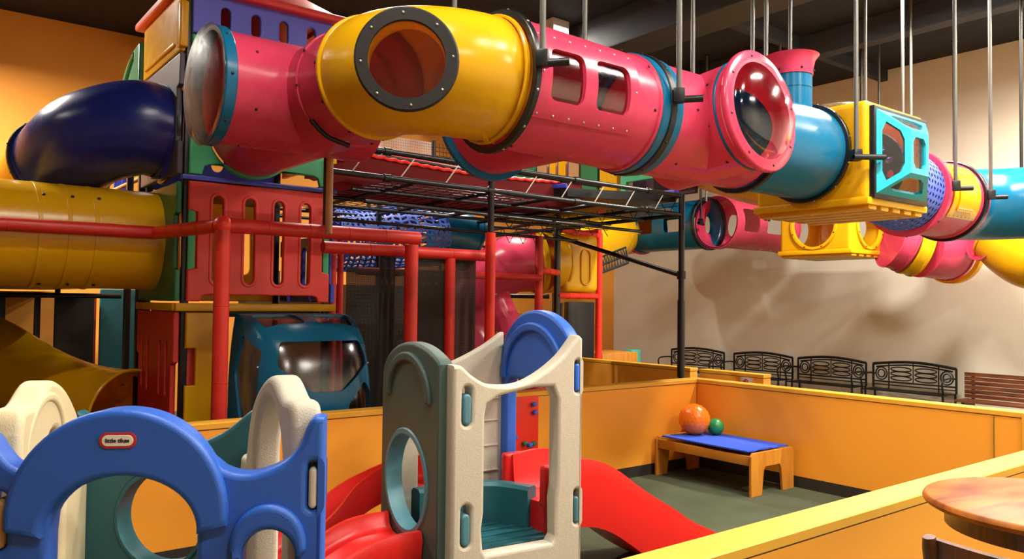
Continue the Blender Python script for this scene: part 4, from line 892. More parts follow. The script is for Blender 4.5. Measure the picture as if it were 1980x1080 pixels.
# ------------------------------------------------------------------ main play tower
AX0, AX1, AY0, AY1 = 1.86, 3.09, 6.70, 7.91
tw = thing('play_tower', 'tall play tower of coloured panels with a red roof at the left', 'play tower', ((AX0 + AX1) / 2, (AY0 + AY1) / 2, 0))
for x, y in ((AX0 - 0.0, AY0), (AX1, AY0), (AX0, AY1), (AX1, AY1)): finish('corner_post', box(x - 0.03, x + 0.03, y - 0.005, y + 0.055, 0, 4.2, 0.012), 'black', tw)
for z in (0.42, 1.58, 2.66, 3.84):
    finish('deck', box(AX0 + 0.03, AX1 - 0.03, AY0 + 0.06, AY1 - 0.01, z - 0.03, z + 0.03, 0.01), 'black', tw)
def fr(name, mat, z0, z1, holes, bot=None, tabs=True, lab=None, face='front', th=0.045, wid=None):
    W_ = wid or (AX1 - AX0)
    A, B = {'front': ((AX0, AY0 - 0.03), (AX1, AY0 - 0.03)), 'left': ((AX0 - 0.06, AY1), (AX0 - 0.06, AY0)), 'back': ((AX0, AY1 + 0.03), (AX1, AY1 + 0.03)), 'right': ((AX1 + 0.06, AY0), (AX1 + 0.06, AY1))}[face]
    h = z1 - z0; o = [(0.0, z0)]
    if bot: o += [(0.10, z0), (0.12, z0 + bot * .8), (0.16, z0 + bot), (W_ - 0.16, z0 + bot), (W_ - 0.12, z0 + bot * .8), (W_ - 0.10, z0)]
    o += [(W_, z0)]
    if tabs:
        o += [(W_, z0 + h * 0.26), (W_ - 0.07, z0 + h * 0.28), (W_ - 0.07, z0 + h * 0.72), (W_, z0 + h * 0.74), (W_, z1), (0, z1), (0, z0 + h * 0.76), (0.07, z0 + h * 0.74), (0.07, z0 + h * 0.28), (0, z0 + h * 0.26)]
    else: o += [(W_, z1), (0, z1)]
    return panel(name, mat, tw, A, B, o, holes, th, 0.012, label=lab)
# level 2, red with four slots
fr('slotted_panel', 'redpanel', 1.68, 2.66, [slot(u, 1.83, 2.55, 0.042) for u in (0.235, 0.50, 0.755, 1.0)], 0.055, lab='red panel with four upright slots')
for u in (0.235, 0.50, 0.755, 1.0):
    me = shape(slot(u, 1.80, 2.58, 0.070), [slot(u, 1.828, 2.552, 0.043)], 0.02, 0.009); me.transform(frame_m((AX0, AY0 - 0.03, 0), (1, 0, 0), (0, 0, 1)) @ Matrix.Translation((0, 0, 0.018))); finish('slot_rim', me, 'redpanel', tw)
for x in (AX0 + 0.03, AX1 - 0.03): finish('corner_tab', box(x - 0.028, x + 0.028, AY0 - 0.045, AY0 - 0.01, 1.70, 2.50, 0.01), 'mint', tw, label='green corner tab')
finish('deck_edge', box(AX0 - 0.06, AX1 + 0.06, AY0 - 0.07, AY0 - 0.01, 2.665, 2.705, 0.01), 'blue', tw, label='blue deck edge')
finish('deck_edge', box(AX0 - 0.09, AX1 + 0.06, AY0 - 0.08, AY0 - 0.01, 1.60, 1.665, 0.012), 'yellow', tw, label='yellow deck edge')
finish('deck_edge', box(AX0 - 0.10, AX0 - 0.04, AY0 - 0.01, AY1, 1.60, 1.665, 0.012), 'yellow', tw, label='yellow deck edge')
# level 3
T1c = (2.38 - AX0, ZL)
fr('round_hole_panel', 'mint', 2.715, 3.86, [ell(T1c[0], T1c[1], 0.385, 0.385, 48)], 0.09, lab='green panel with a round hole for the pink tube')
fr('slotted_panel', 'periwinkle', 3.87, 4.22, [slot(u, 3.935, 4.13, 0.04) for u in (0.265, 0.52, 0.765, 1.02)], None, False, lab='blue panel with four short slots')
# left side
fr('side_panel', 'yellow', 3.72, 4.2, [], None, False, 'yellow side panel under the roof', 'left', wid=AY1 - AY0)
finish('panel_lip', box(AX0 - 0.10, AX0 - 0.03, AY0 - 0.05, AY0 + 0.05, 3.74, 4.12, 0.02, 3), 'yellow', tw, label='rounded yellow panel edge')
finish('panel_ridge', box(AX0 - 0.10, AX0 - 0.08, AY0 + 0.15, AY1 - 0.1, 3.78, 3.81, 0.008), 'yellow', tw)
fr('side_panel', 'sidegrey', 2.72, 3.70, [ell(AY1 - 7.2, 3.12, 0.40, 0.40, 40)], None, True, 'dark grey side panel behind the navy slide', 'left', wid=AY1 - AY0)
fr('side_panel', 'green', 1.68, 2.65, [ell(AY1 - 7.42, 2.20, 0.40, 0.40, 40)], None, True, 'dark green side panel around the yellow tube', 'left', wid=AY1 - AY0)
fr('side_panel', 'redpanel', 0.05, 1.59, [slot(u, 0.9, 1.35, 0.035) for u in (0.2, 0.4, 0.8, 1.0)], None, True, 'dark red lower side panel', 'left', wid=AY1 - AY0)
# level 1 yellow corner panel
o = [(0, 0.02), (0.24, 0.02), (0.24, 1.59), (0, 1.59), (0, 1.30), (0.08, 1.30), (0.08, 1.0), (0, 1.0), (0, 0.6), (0.05, 0.6), (0.05, 0.3), (0, 0.3)]
panel('corner_panel', 'yellow', tw, (AX0, AY0 - 0.03), (AX1, AY0 - 0.03), o, [], 0.05, 0.012, label='yellow lower corner panel')
finish('corner_tab', box(AX0 + 0.035, AX0 + 0.11, AY0 + 0.03, AY0 + 0.05, 0.05, 1.55, 0.006), 'redpanel', tw, label='dark red corner tab')
finish('opening_frame', box(2.10, 2.15, AY0 - 0.06, AY0 + 0.02, 0, 1.58, 0.012), 'black', tw)
# back and right faces
fr('back_panel', 'yellow', 1.68, 2.65, [slot(u, 1.95, 2.5, 0.06) for u in (0.35, 0.9)], None, True, 'yellow back panel', 'back')
fr('back_panel', 'blue', 2.72, 3.7, [slot(u, 2.95, 3.5, 0.06) for u in (0.35, 0.62, 0.9)], None, True, 'blue back panel', 'back')
fr('back_panel', 'redpanel', 3.86, 4.2, [], None, False, 'red back panel', 'back')
fr('right_panel', 'blue', 1.68, 2.30, [slot(u, 1.8, 2.2, 0.05) for u in (0.3, 0.6, 0.9)], None, True, 'blue right side panel', 'right', wid=AY1 - AY0)
fr('right_panel', 'yellow', 2.95, 3.7, [], None, True, 'yellow right side panel', 'right', wid=AY1 - AY0)
# roof
finish('roof_edge', boolean(box(AX0 - 0.14, AX1 + 0.10, AY0 - 0.14, AY1 + 0.12, 4.205, 4.275, 0.025, 3), [box(AX0 - 0.02, AX1 - 0.02, AY0, AY1, 4.1, 4.24)]), 'redpanel', tw, 35, label='red roof edge')
bm = bmesh.new(); q = [bm.verts.new(v) for v in ((AX0 - 0.1, AY0 - 0.1, 4.27), (AX1 + 0.06, AY0 - 0.1, 4.27), (AX1 + 0.06, AY1 + 0.08, 4.27), (AX0 - 0.1, AY1 + 0.08, 4.27))]
q2 = [bm.verts.new(v) for v in ((AX0 + 0.35, AY0 + 0.35, 4.62), (AX1 - 0.4, AY0 + 0.35, 4.62), (AX1 - 0.4, AY1 - 0.35, 4.62), (AX0 + 0.35, AY1 - 0.35, 4.62))]
bm.faces.new(q[::-1]); bm.faces.new(q2)
for k in range(4): bm.faces.new([q[k], q[(k + 1) % 4], q2[(k + 1) % 4], q2[k]])
bmesh.ops.bevel(bm, geom=list(bm.edges), offset=0.03, segments=3, affect='EDGES'); finish('roof', bm2me(bm), 'redpanel', tw, 40, label='red roof')
# tan padded rod at the front right corner
solo('padded_rod', cyl((2.62, 5.66, 2.21), (2.62, 5.66, 2.88), 0.028, 20), 'tanpad', 'short tan padded rod hanging in front of the right edge of the red slotted panel', 'rod')

# green arched side roof behind the yellow panel
t = thing('arched_cover', 'dark green rounded cover with a small window behind the yellow side panel', 'cover', (1.80, 8.3, 3.3))
o = [(0, 3.3), (0, 3.55)] + [(0.85 - 0.85 * math.cos(math.radians(a)), 3.60 + 0.50 * math.sin(math.radians(a))) for a in range(0, 91, 6)] + [(0.85, 3.3)]
hw = [(0.18, 3.72), (0.26, 3.75), (0.62, 3.98), (0.62, 4.05), (0.48, 4.01), (0.27, 3.88), (0.17, 3.77)]
panel('side', 'green', t, (1.80, 8.82), (1.80, 7.97), o, [hw], 0.10, 0.02)
finish('support_post', box(1.79, 1.85, 8.5, 8.56, 0, 3.35, 0.01), 'black', t)
finish('support_post', box(1.79, 1.85, 8.02, 8.08, 0, 3.35, 0.01), 'black', t)

# ------------------------------------------------------------------ slides and tubes on the left of the tower
ns = spline([(1.80, 7.2, 3.12), at(275, 247, 6.72), at(215, 256, 6.68), at(160, 278, 6.72), at(118, 318, 6.95)], 8)
t = tube_thing('navy_slide', 'dark navy blue curved slide tube leaving the tower at the upper left', 'navy', ns, 0.395)
dn = (ns[-1] - ns[-2]).normalized(); finish('flange', ring_me(ns[-1], dn, 0.40, 0.43, 0.03), 'black', t); radial_bolts(ns[-1], dn, 0.43, 10, t)
finish('flange', ring_me((1.80, 7.2, 3.12), (1, 0, 0), 0.40, 0.44, 0.03), 'black', t)
ps = spline([ns[-1] + dn * 0.02, at(80, 365, 7.3), at(50, 410, 7.9), at(30, 445, 8.4)], 6)
tube_thing('slide_tube', 'yellow brown slide tube continuing below the navy slide', 'yellow', ps, 0.40)
t = tube_thing('wide_yellow_tube', 'wide yellow tube leaving the tower to the left edge', 'yellow', [(1.82, 7.42, 2.20), (-2.6, 7.42, 2.22)], 0.425)
for x in (0.85, 1.05, 1.24):
    finish('seam_ridge', ring_me((x, 7.42, 2.20), (1, 0.06, 0), 0.424, 0.432, 0.03), 'yellow', t)
    for a in (0.5, -0.75): bolt((x + 0.05, 7.42 - 0.432 * math.cos(a * 1.55), 2.20 + 0.432 * math.sin(a * 1.55)), (0, -math.cos(a * 1.55), math.sin(a * 1.55)), t, 0.014)
es = spline([at(-120, 655, 7.9), at(-30, 690, 7.9), at(60, 745, 7.7), at(150, 785, 7.4), at(250, 805, 7.1)], 6)
t = tube_thing('slide_exit', 'dim yellow curved slide end low at the left behind the playhouse', 'yellow', es, 0.41)
dn = (es[-1] - es[-2]).normalized(); finish('flange', ring_me(es[-1], dn, 0.41, 0.43, 0.03), 'yellow', t)
bolt(at(237, 742, 6.75), (-0.2, -0.9, 0.3), t, 0.014)

# shaded understructure left of the tower
def post(name, label, cat, px, D, z0, z1, r, mat, group=None):
    q = at(px, 600, D); return solo(name, box(q.x - r, q.x + r, q.y - r, q.y + r, z0, z1, r * 0.3), mat, label, cat, group)
G = 'black steel posts under the left tubes'
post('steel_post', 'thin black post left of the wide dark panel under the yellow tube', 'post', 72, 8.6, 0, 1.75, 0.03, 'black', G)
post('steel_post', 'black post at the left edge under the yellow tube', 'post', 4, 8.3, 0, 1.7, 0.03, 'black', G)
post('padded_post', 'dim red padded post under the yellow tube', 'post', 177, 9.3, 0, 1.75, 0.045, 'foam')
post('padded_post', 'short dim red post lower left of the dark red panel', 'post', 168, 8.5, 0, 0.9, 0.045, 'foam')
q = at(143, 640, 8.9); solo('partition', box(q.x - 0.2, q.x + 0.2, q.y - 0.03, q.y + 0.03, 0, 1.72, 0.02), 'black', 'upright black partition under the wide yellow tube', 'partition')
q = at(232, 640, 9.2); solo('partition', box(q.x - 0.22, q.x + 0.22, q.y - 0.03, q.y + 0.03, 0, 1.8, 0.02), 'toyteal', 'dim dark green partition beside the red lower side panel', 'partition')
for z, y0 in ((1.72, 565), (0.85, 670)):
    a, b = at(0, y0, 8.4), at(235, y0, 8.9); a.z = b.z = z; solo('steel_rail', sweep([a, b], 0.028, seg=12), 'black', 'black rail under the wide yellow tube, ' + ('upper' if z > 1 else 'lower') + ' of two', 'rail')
# unseen deck added to block lamp light, then panels seen below the navy slide
shade_deck = thing('play_deck', 'low black deck, out of view, added to shade the space under the wide yellow tube', 'deck', (-0.9, 9.6, 0))
finish('floor_board', box(-3.9, 1.72, 7.95, 12.58, 1.80, 1.86, 0.01), 'black', shade_deck)
for x_ in (-3.6, -1.2): finish('leg', box(x_, x_ + 0.06, 8.1, 8.16, 0, 1.80, 0.01), 'black', shade_deck)
for x_ in (-3.6, 1.6): finish('leg', box(x_, x_ + 0.06, 11.4, 11.46, 0, 1.80, 0.01), 'black', shade_deck)
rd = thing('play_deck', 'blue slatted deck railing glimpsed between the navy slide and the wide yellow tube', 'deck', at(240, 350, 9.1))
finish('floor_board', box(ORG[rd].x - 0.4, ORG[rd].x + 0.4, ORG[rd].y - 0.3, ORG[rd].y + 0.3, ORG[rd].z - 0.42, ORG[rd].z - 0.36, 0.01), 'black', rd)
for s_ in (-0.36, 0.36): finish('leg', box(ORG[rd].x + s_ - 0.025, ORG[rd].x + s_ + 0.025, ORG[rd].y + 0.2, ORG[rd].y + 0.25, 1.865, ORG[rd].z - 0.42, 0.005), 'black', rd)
for px, m, D, lab in ((215, 'blue', 9.0, 'blue slatted panel beneath the navy slide, left one'), (262, 'blue', 9.2, 'blue slatted panel beneath the navy slide, right one')):
    q = at(px, 350, D); me = shape([(0, 0), (0.36, 0), (0.36, 0.55), (0, 0.55)], [slot(u, 0.06, 0.48, 0.025) for u in (0.1, 0.2, 0.28)], 0.04, 0.01)
    me.transform(frame_m(q + Vector((-0.2, 0, -0.35)), (0.95, -0.3, 0), (0, 0, 1))); finish('slatted_panel', me, m, rd, 35)
a, b = at(205, 375, 8.6), at(275, 343, 7.9); solo('handrail', sweep([a, b], 0.022, seg=12), 'tanpad', 'short sloping tan handrail under the navy slide', 'rail')
# orange back of the play area floor level seen under the tubes is the room wall itself

# ------------------------------------------------------------------ cockpit window at the foot of the tower
ck = thing('cockpit_window', 'bulging teal cockpit window frame at the foot of the tower', 'window', (2.65, 6.3, 0))
def cockpit(inset=0.0, nu=48, nv=40):
    xc, hw = 2.73, 0.53 - inset; prof = spline([(0, 1.585, 0), (0.30, 1.565, 0), (0.52, 1.47, 0), (0.66, 1.30, 0), (0.74, 1.0, 0), (0.76, 0.6, 0), (0.74, 0.05, 0)], 7)
    bm = bmesh.new(); R = []
    for p in prof:
        d, z = max(0.02, p.x - inset), p.y - inset * 0.8
        row = []
        for i in range(nu + 1):
            th = -PI / 2 + PI * i / nu; s, c = math.sin(th), math.cos(th)
            taper = 1.0 - 0.10 * max(0, (z - 0.9) / 0.7) ** 2
            x = xc + taper * hw * math.copysign(abs(s) ** 0.62, s); y = AY0 - 0.065 - d * max(0, c) ** 0.42
            row.append(bm.verts.new((x, y, z)))
        R.append(row)
    for k in range(len(R) - 1):
        for i in range(nu): bm.faces.new([R[k][i], R[k][i + 1], R[k + 1][i + 1], R[k + 1][i]])
    bmesh.ops.remove_doubles(bm, verts=bm.verts, dist=0.0002)
    return bm
bm = cockpit(); bmesh.ops.recalc_face_normals(bm, faces=bm.faces); bmesh.ops.solidify(bm, geom=list(bm.faces), thickness=0.02); me = bm2me(bm)
def prism(pts, axis, c0, c1):
    """pts in (x,z) extruded along y, or in (x,y) along z, or in (y,z) along x"""
    bm = bmesh.new(); V = []
    for c in (c0, c1):
        V.append([bm.verts.new({'y': (p[0], c, p[1]), 'z': (p[0], p[1], c), 'x': (c, p[0], p[1])}[axis]) for p in pts])
    n_ = len(pts); bm.faces.new(V[0]); bm.faces.new(V[1][::-1])
    for i in range(n_): bm.faces.new([V[0][i], V[1][i], V[1][(i + 1) % n_], V[0][(i + 1) % n_]])
    return bm2me(bm)
def rounded(pts, r=0.04, n=4):
    o = []; m_ = len(pts)
    for i in range(m_):
        a, b, c = Vector(pts[i - 1]), Vector(pts[i]), Vector(pts[(i + 1) % m_]); u = (a - b).normalized() * r; v = (c - b).normalized() * r
        for k in range(n + 1):
            t = k / n; o.append(tuple((b + u) * (1 - t) ** 2 + b * 2 * t * (1 - t) + (b + v) * t * t))
    return o
cuts = [prism(rounded([(2.40, 1.37), (3.10, 1.37), (3.15, 1.18), (2.88, 0.97), (2.62, 0.97), (2.36, 1.18)]), 'y', 5.5, 6.35),
        prism(rounded([(2.33, 6.18), (2.68, 6.18), (2.64, 6.44), (2.30, 6.44)], 0.05), 'z', 1.35, 1.8), prism(rounded([(2.78, 6.18), (3.11, 6.18), (3.14, 6.44), (2.81, 6.44)], 0.05), 'z', 1.35, 1.8),
        prism(rounded([(2.93, 0.20), (3.19, 0.20), (3.19, 0.93), (3.10, 1.04), (2.93, 0.86)], 0.03), 'y', 5.5, 6.35), prism(rounded([(2.24, 0.2), (2.42, 0.2), (2.42, 0.8), (2.33, 0.93), (2.24, 0.82)], 0.03), 'y', 5.5, 6.35),
        prism(rounded([(6.1, 1.30), (6.4, 1.42), (6.5, 1.1), (6.3, 0.6), (6.08, 0.8)]), 'x', 3.06, 3.46), prism(rounded([(6.1, 1.30), (6.4, 1.42), (6.5, 1.1), (6.3, 0.6), (6.08, 0.8)]), 'x', 1.9, 2.3)]
finish('frame', boolean(me, cuts), 'teal', ck, 40)
bm = cockpit(0.022); bmesh.ops.recalc_face_normals(bm, faces=bm.faces); finish('window_pane', bm2me(bm), 'smoky', ck, 60)
for x, z in ((2.28, 1.40), (2.66, 1.415), (3.06, 1.40), (3.16, 1.18), (2.22, 1.18)): bolt((x, 6.18 if z > 1.3 else 6.02, z), (0, -1, 0.4), ck, 0.009, 'silver')

# ------------------------------------------------------------------ red padded frame
GP, GR_ = 'red padded posts of the play frame', 'red padded rails of the play frame'
def padded(name, label, cat, a, b, r, mat='foam', group=None, seams=3, cap=False):
    a, b = Vector(a), Vector(b); t = thing(name, label, cat, a if a.z <= b.z else b, group)
    finish('padding', sweep([a, b], r, seg=28), mat, t)
    d = (b - a); 
    for k in range(seams): finish('joint', ring_me(a + d * ((k + 1) / (seams + 1)), d, r - 0.002, r + 0.0025, 0.008, 28, 0.001), 'darksteel' if 0 else 'foam', t)
    return t
ZF = 2.235
padded('padded_post', 'thick red padded post in front of the slotted red panel', 'post', (1.86, 5.79, 0), (1.86, 5.79, ZF - 0.03), 0.055, group=GP)
t = padded('padded_rail', 'long red padded rail running right from the front post', 'rail', (1.86, 5.79, ZF), (3.50, 5.79, ZF), 0.055, group=GR_, seams=4)
bm = bmesh.new(); bmesh.ops.create_icosphere(bm, subdivisions=3, radius=0.068); bmesh.ops.translate(bm, vec=Vector((1.86, 5.79, ZF)), verts=bm.verts); finish('corner_pad', bm2me(bm), 'redbright', t, 60)
padded('padded_rail', 'short red padded rail going back from the front post past the tower', 'rail', (1.85, 5.86, ZF), (1.68, 6.87, ZF), 0.052, 'redbright', group=GR_, seams=3)
padded('padded_rail', 'red padded rail across the wide yellow tube at the left', 'rail', (1.68, 6.90, ZF), (-2.8, 6.90, ZF), 0.052, group=GR_, seams=12)
padded('padded_post', 'thick red padded post at the right end of the long red rail', 'post', (3.44, 5.80, 0), (3.44, 5.80, ZF - 0.06), 0.058, group=GP)
padded('padded_rail', 'lower red padded rail behind the long one, reaching the bright red post', 'rail', (2.72, 5.98, 2.13), (4.38, 5.98, 2.13), 0.05, group=GR_)
padded('padded_post', 'red padded post just right of the tower corner', 'post', (3.22, 6.86, 0), (3.22, 6.86, 2.30), 0.038, group=GP)
padded('padded_post', 'slim red post beside the padded post right of the tower corner', 'post', (3.31, 6.88, 0), (3.31, 6.88, 2.30), 0.03, group=GP)
padded('padded_post', 'red padded post between the two net screens', 'post', (3.95, 5.98, 0), (3.95, 5.98, 2.09), 0.048, group=GP)
padded('padded_post', 'bright red post rising to the black net frame', 'post', (4.26, 5.79, 0), (4.26, 5.79, 2.33), 0.047, 'redbright', group=GP, seams=1)
padded('padded_rail', 'dim red rail low in front of the pink spiral slide', 'rail', (3.7, 7.3, 2.0), (6.12, 7.3, 2.0), 0.04, group=GR_)
padded('padded_post', 'dim red post left of the rear black post', 'post', (6.14, 7.35, 0), (6.14, 7.35, 2.5), 0.05, group=GP)
q = at(1158, 560, 11.5)
padded('padded_post', 'red post at the right end of the frame before the orange wall strip', 'post', (q.x, q.y, 0), (q.x, q.y, 2.72), 0.05, 'redbright', group=GP)
for (p0, p1, D0, D1, z, lab) in ((1084, 1156, 10.6, 11.5, 2.68, 'upper red rail by the yellow funnel'), (1095, 1160, 12.0, 11.5, 2.74, 'upper red rail sloping behind the yellow funnel'), (1078, 1156, 10.6, 11.5, 1.80, 'lower red rail under the yellow funnel'), (1040, 1078, 9.6, 10.5, 2.1, 'short red rail left of the yellow funnel')):
    a, b = at(p0, 500, D0), at(p1, 500, D1); a.z = b.z = z; padded('padded_rail', lab, 'rail', a, b, 0.04, 'redbright', GR_)

# net screens behind the red frame
def screen(x0, x1, y0, y1, z0, z1, label, mat='screen_net', name='net_screen', cat='net'):
    a, b = Vector((x0, y0, 0)), Vector((x1, y1, 0)); L_ = (b - a).length
    bm = bmesh.new(); V = []
    nx, nz = 12, 8
    for i in range(nx + 1):
        p = a.lerp(b, i / nx); V.append([bm.verts.new((p.x, p.y + 0.01 * math.sin(i * 1.3) * math.sin(k * 0.9), z0 + (z1 - z0) * k / nz)) for k in range(nz + 1)])
    for i in range(nx):
        for k in range(nz): bm.faces.new([V[i][k], V[i + 1][k], V[i + 1][k + 1], V[i][k + 1]])
    me = bm2me(bm); uv = me.uv_layers.new(name='uv')
    for l in me.loops:
        c = me.vertices[l.vertex_index].co; uv.data[l.index].uv = ((Vector((c.x, c.y, 0)) - a).length, c.z)
    return solo(name, me, mat, label, cat, smooth=60)
screen(3.26, 3.40, 6.02, 6.0, 0.05, 2.09, 'dark brown net screen left of the thick right post')
screen(3.50, 3.91, 6.0, 6.0, 0.05, 2.09, 'dark brown net screen between the thick post and the middle post')
screen(4.0, 4.25, 6.0, 6.0, 0.05, 2.09, 'dark brown net screen left of the bright red post')
screen(3.38, 4.5, 6.9, 6.9, 0.0, 2.02, 'dark brown net screen deeper behind the thick right post')
screen(3.15, 3.2, 7.95, 9.1, 0.05, 2.0, 'dark net screen along the right side of the tower base')
screen(3.15, 6.9, 9.2, 9.2, 0.05, 1.9, 'dark net screen deep inside the frame')

# ------------------------------------------------------------------ black net frame above the play area
GF = 'black pipes of the overhead net frame'
def pipe(label, a, b, r=0.024, mat='black', couplers=0, group=GF, name='frame_pipe'):
    a, b = Vector(a), Vector(b); t = thing(name, label, 'pipe', a if a.z <= b.z else b, group)
    finish('tube', sweep([a, b], r, seg=14), mat, t)
    for k in range(couplers):
        p = a + (b - a) * ((k + 0.5) / couplers); finish('coupler', ring_me(p, b - a, r - 0.001, r + 0.008, 0.07, 16, 0.003), mat, t)
    return t
def fpost(x, y, z0, z1, label, r=0.034): 
    t = thing('frame_post', label, 'post', (x, y, z0), 'black posts of the overhead net frame'); finish('tube', cyl((x, y, z0), (x, y, z1), r, 18), 'black', t); return t
FY, FX = 5.79, 6.90
t = fpost(FX, FY, 0, 2.93, 'tall black post rising behind the pen corner'); finish('sleeve', cyl((FX, FY, 0.9), (FX, FY, 1.75), 0.042, 18), 'black', t); finish('coupler', cyl((FX, FY, 1.98), (FX, FY, 2.07), 0.05, 18), 'black', t)
fpost(4.26, FY, 2.335, 2.93, 'black post standing on the bright red post', 0.03)
t = fpost(FX, 7.90, 0, 2.93, 'black post at the rear corner, left of the yellow funnel'); finish('coupler', cyl((FX, 7.9, 2.52), (FX, 7.9, 2.62), 0.05, 18), 'black', t)
fpost(2.66, FY, 2.20, 2.95, 'short black post beside the tan padded rod', 0.03)
fpost(4.26, 7.9, 0, 2.9, 'black post inside the frame behind the bright red post', 0.03)
fpost(6.3, 9.8, 0, 2.7, 'far black post near the orange wall', 0.03)
pipe('front lower pipe of the net frame', (2.66, FY, 2.72), (FX, FY, 2.70), couplers=4)
pipe('front upper pipe of the net frame', (2.66, FY, 2.94), (FX, FY, 2.91), couplers=4)
pipe('second upper pipe just behind the front one', (2.7, 6.05, 3.0), (5.9, 6.05, 2.95), couplers=3)
pipe('third upper pipe passing under the bent yellow tube', (2.9, 6.7, 3.1), (5.9, 6.7, 3.02), 0.02)
pipe('right side upper pipe going back', (FX, FY, 2.91), (FX, 10.2, 2.91))
pipe('right side lower pipe going back', (FX, FY, 2.70), (FX, 10.2, 2.66))
pipe('diagonal brace between the two tall black posts', (FX, FY, 2.02), (FX, 7.9, 2.58), 0.026)
for k, y in enumerate((6.35, 6.9, 7.45, 8.0, 8.6, 9.3, 10.1)):
    pipe('cross pipe of the net frame, ' + ('first', 'second', 'third', 'fourth', 'fifth', 'sixth', 'last')[k] + ' row behind the front pipe', (3.15, y, 2.68 - 0.01 * k), (FX, y, 2.68 - 0.01 * k), 0.018)
for k, x in enumerate((3.45, 4.26, 4.95, 5.6, 6.25)):
    pipe('pipe running back from the front of the net frame, ' + ('first', 'second', 'third', 'fourth', 'fifth')[k] + ' from the tower', (x, FY, 2.70), (x, 10.2, 2.64), 0.02)
for k, (y, z) in enumerate(((6.1, 2.55), (7.2, 2.5), (8.4, 2.45))):
    pipe('lowered pipe under the net frame, ' + ('front', 'middle', 'rear')[k] + ' one', (3.15, y, z), (FX, y + 0.3, z), 0.018)
# lacing ropes
def rope(name, label, segs, r, mat, cat='rope', group=None):
    bm = bmesh.new()
    for a, b in segs: sweep([a, b], r, seg=6, bm=bm)
    return solo(name, bm2me(bm), mat, label, cat, group)
segs = []
for k in range(9):
    x = 2.85 + k * 0.45
    segs.append(((x + 0.16, FY, 2.92), (x, FY, 2.71)))
for k, s in enumerate(segs):
    rope('lacing_rope', 'pale rope tie slanting between the two front pipes, ' + ('first', 'second', 'third', 'fourth', 'fifth', 'sixth', 'seventh', 'eighth', 'ninth')[k] + ' from the tower', [s], 0.006, 'whitenet', group='rope ties on the front of the net frame')
def hanging_net(label, a, b, z1, z0, step=0.16, mat='black'):
    a, b = Vector(a), Vector(b); L_ = (b - a).length; n_ = int(L_ / step); S = []
    for k in range(n_):
        p, q = a.lerp(b, k / n_), a.lerp(b, (k + 1) / n_); zt, zb = z1, z0
        if k % 2: zt, zb = z0, z1
        S.append(((p.x, p.y, zt), (q.x, q.y, zb)))
    for fz in (0.5,):
        zz = z0 + (z1 - z0) * fz; S.append(((a.x, a.y, zz), (b.x, b.y, zz)))
    o = rope('safety_net', label, S, 0.005, mat, 'net'); return o
hanging_net('zigzag netting below the right side pipe before the beige wall', (FX, 5.85), (FX, 7.85), 2.90, 2.70, 0.13)
hanging_net('zigzag netting in the middle of the frame', (4.3, 8.0), (6.85, 8.0), 2.64, 2.46, 0.11)
hanging_net('zigzag netting at the rear of the frame', (4.3, 9.3), (6.85, 9.3), 2.62, 2.40, 0.12)
hanging_net('zigzag netting behind the front pipe on the right', (4.95, 6.9), (6.85, 6.9), 2.67, 2.52, 0.12)
def flat_net(label, x0, x1, y0, y1, z, mat='black', sx=0.14, sy=0.14, r=0.004):
    S = []; nx, ny = int((x1 - x0) / sx), int((y1 - y0) / sy)
    for i in range(nx + 1): S.append(((x0 + i * sx, y0, z), (x0 + i * sx, y1, z)))
    for j in range(ny + 1): S.append(((x0, y0 + j * sy, z), (x1, y0 + j * sy, z)))
    return rope('safety_net', label, S, r, mat, 'net')
flat_net('flat black netting stretched over the left half of the frame', 3.2, 4.9, 5.85, 8.0, 2.695)
flat_net('flat black netting stretched over the far half of the frame', 4.3, 6.2, 8.05, 10.1, 2.66)

# red net bridge
t = thing('net_bridge', 'red fabric net bridge hanging inside the black frame', 'bridge', (4.4, 6.8, 2.70))
def band(y, x0, x1, zt, h, sag, name):
    bm = bmesh.new(); n_ = 60; V = []
    for i in range(n_ + 1):
        f = i / n_; x = x0 + (x1 - x0) * f; z = zt - sag * math.sin(PI * f) + 0.008 * math.sin(i * 2.4)
        V.append([bm.verts.new((x, y, z)), bm.verts.new((x, y + 0.01, z - h))])
    for i in range(n_): bm.faces.new([V[i][0], V[i + 1][0], V[i + 1][1], V[i][1]])
    bmesh.ops.solidify(bm, geom=list(bm.faces), thickness=0.012); return finish(name, bm2me(bm), 'redfabric', t, 50)
band(6.45, 3.12, 6.0, 3.03, 0.27, 0.06, 'side_band'); band(7.3, 3.12, 6.0, 3.13, 0.25, 0.05, 'side_band')
bm = bmesh.new(); n_ = 40
for i in range(n_ + 1):
    f = i / n_; x = 3.12 + 2.88 * f; z = 2.76 - 0.06 * math.sin(PI * f); 
bm = bmesh.new(); V = []
for i in range(n_ + 1):
    f = i / n_; x = 3.12 + 2.88 * f; z = 2.765 - 0.05 * math.sin(PI * f); V.append((bm.verts.new((x, 6.46, z)), bm.verts.new((x, 7.3, z))))
for i in range(n_): bm.faces.new([V[i][0], V[i + 1][0], V[i + 1][1], V[i][1]])
bmesh.ops.solidify(bm, geom=list(bm.faces), thickness=0.012); finish('walkway', bm2me(bm), 'redfabric', t)
bm = bmesh.new(); x = 3.16
P = [(3.12 + 2.88 * i / 80, 6.445, 3.035 - 0.06 * math.sin(PI * i / 80) + 0.006 * math.sin(i * 1.9)) for i in range(81)]
finish('edge_rope', sweep(P, 0.018, seg=8), 'redbright', t, label='bright red edge rope')
P = [(3.12 + 2.88 * i / 80, 7.29, 3.135 - 0.05 * math.sin(PI * i / 80)) for i in range(81)]
finish('edge_rope', sweep(P, 0.022, seg=8), 'red', t, label='dark red edge rope')
o = screen(4.0, 4.75, 7.6, 7.6, 2.9, 3.5, 'white netting panel glimpsed under the bent yellow tube', 'white_net', 'safety_net')
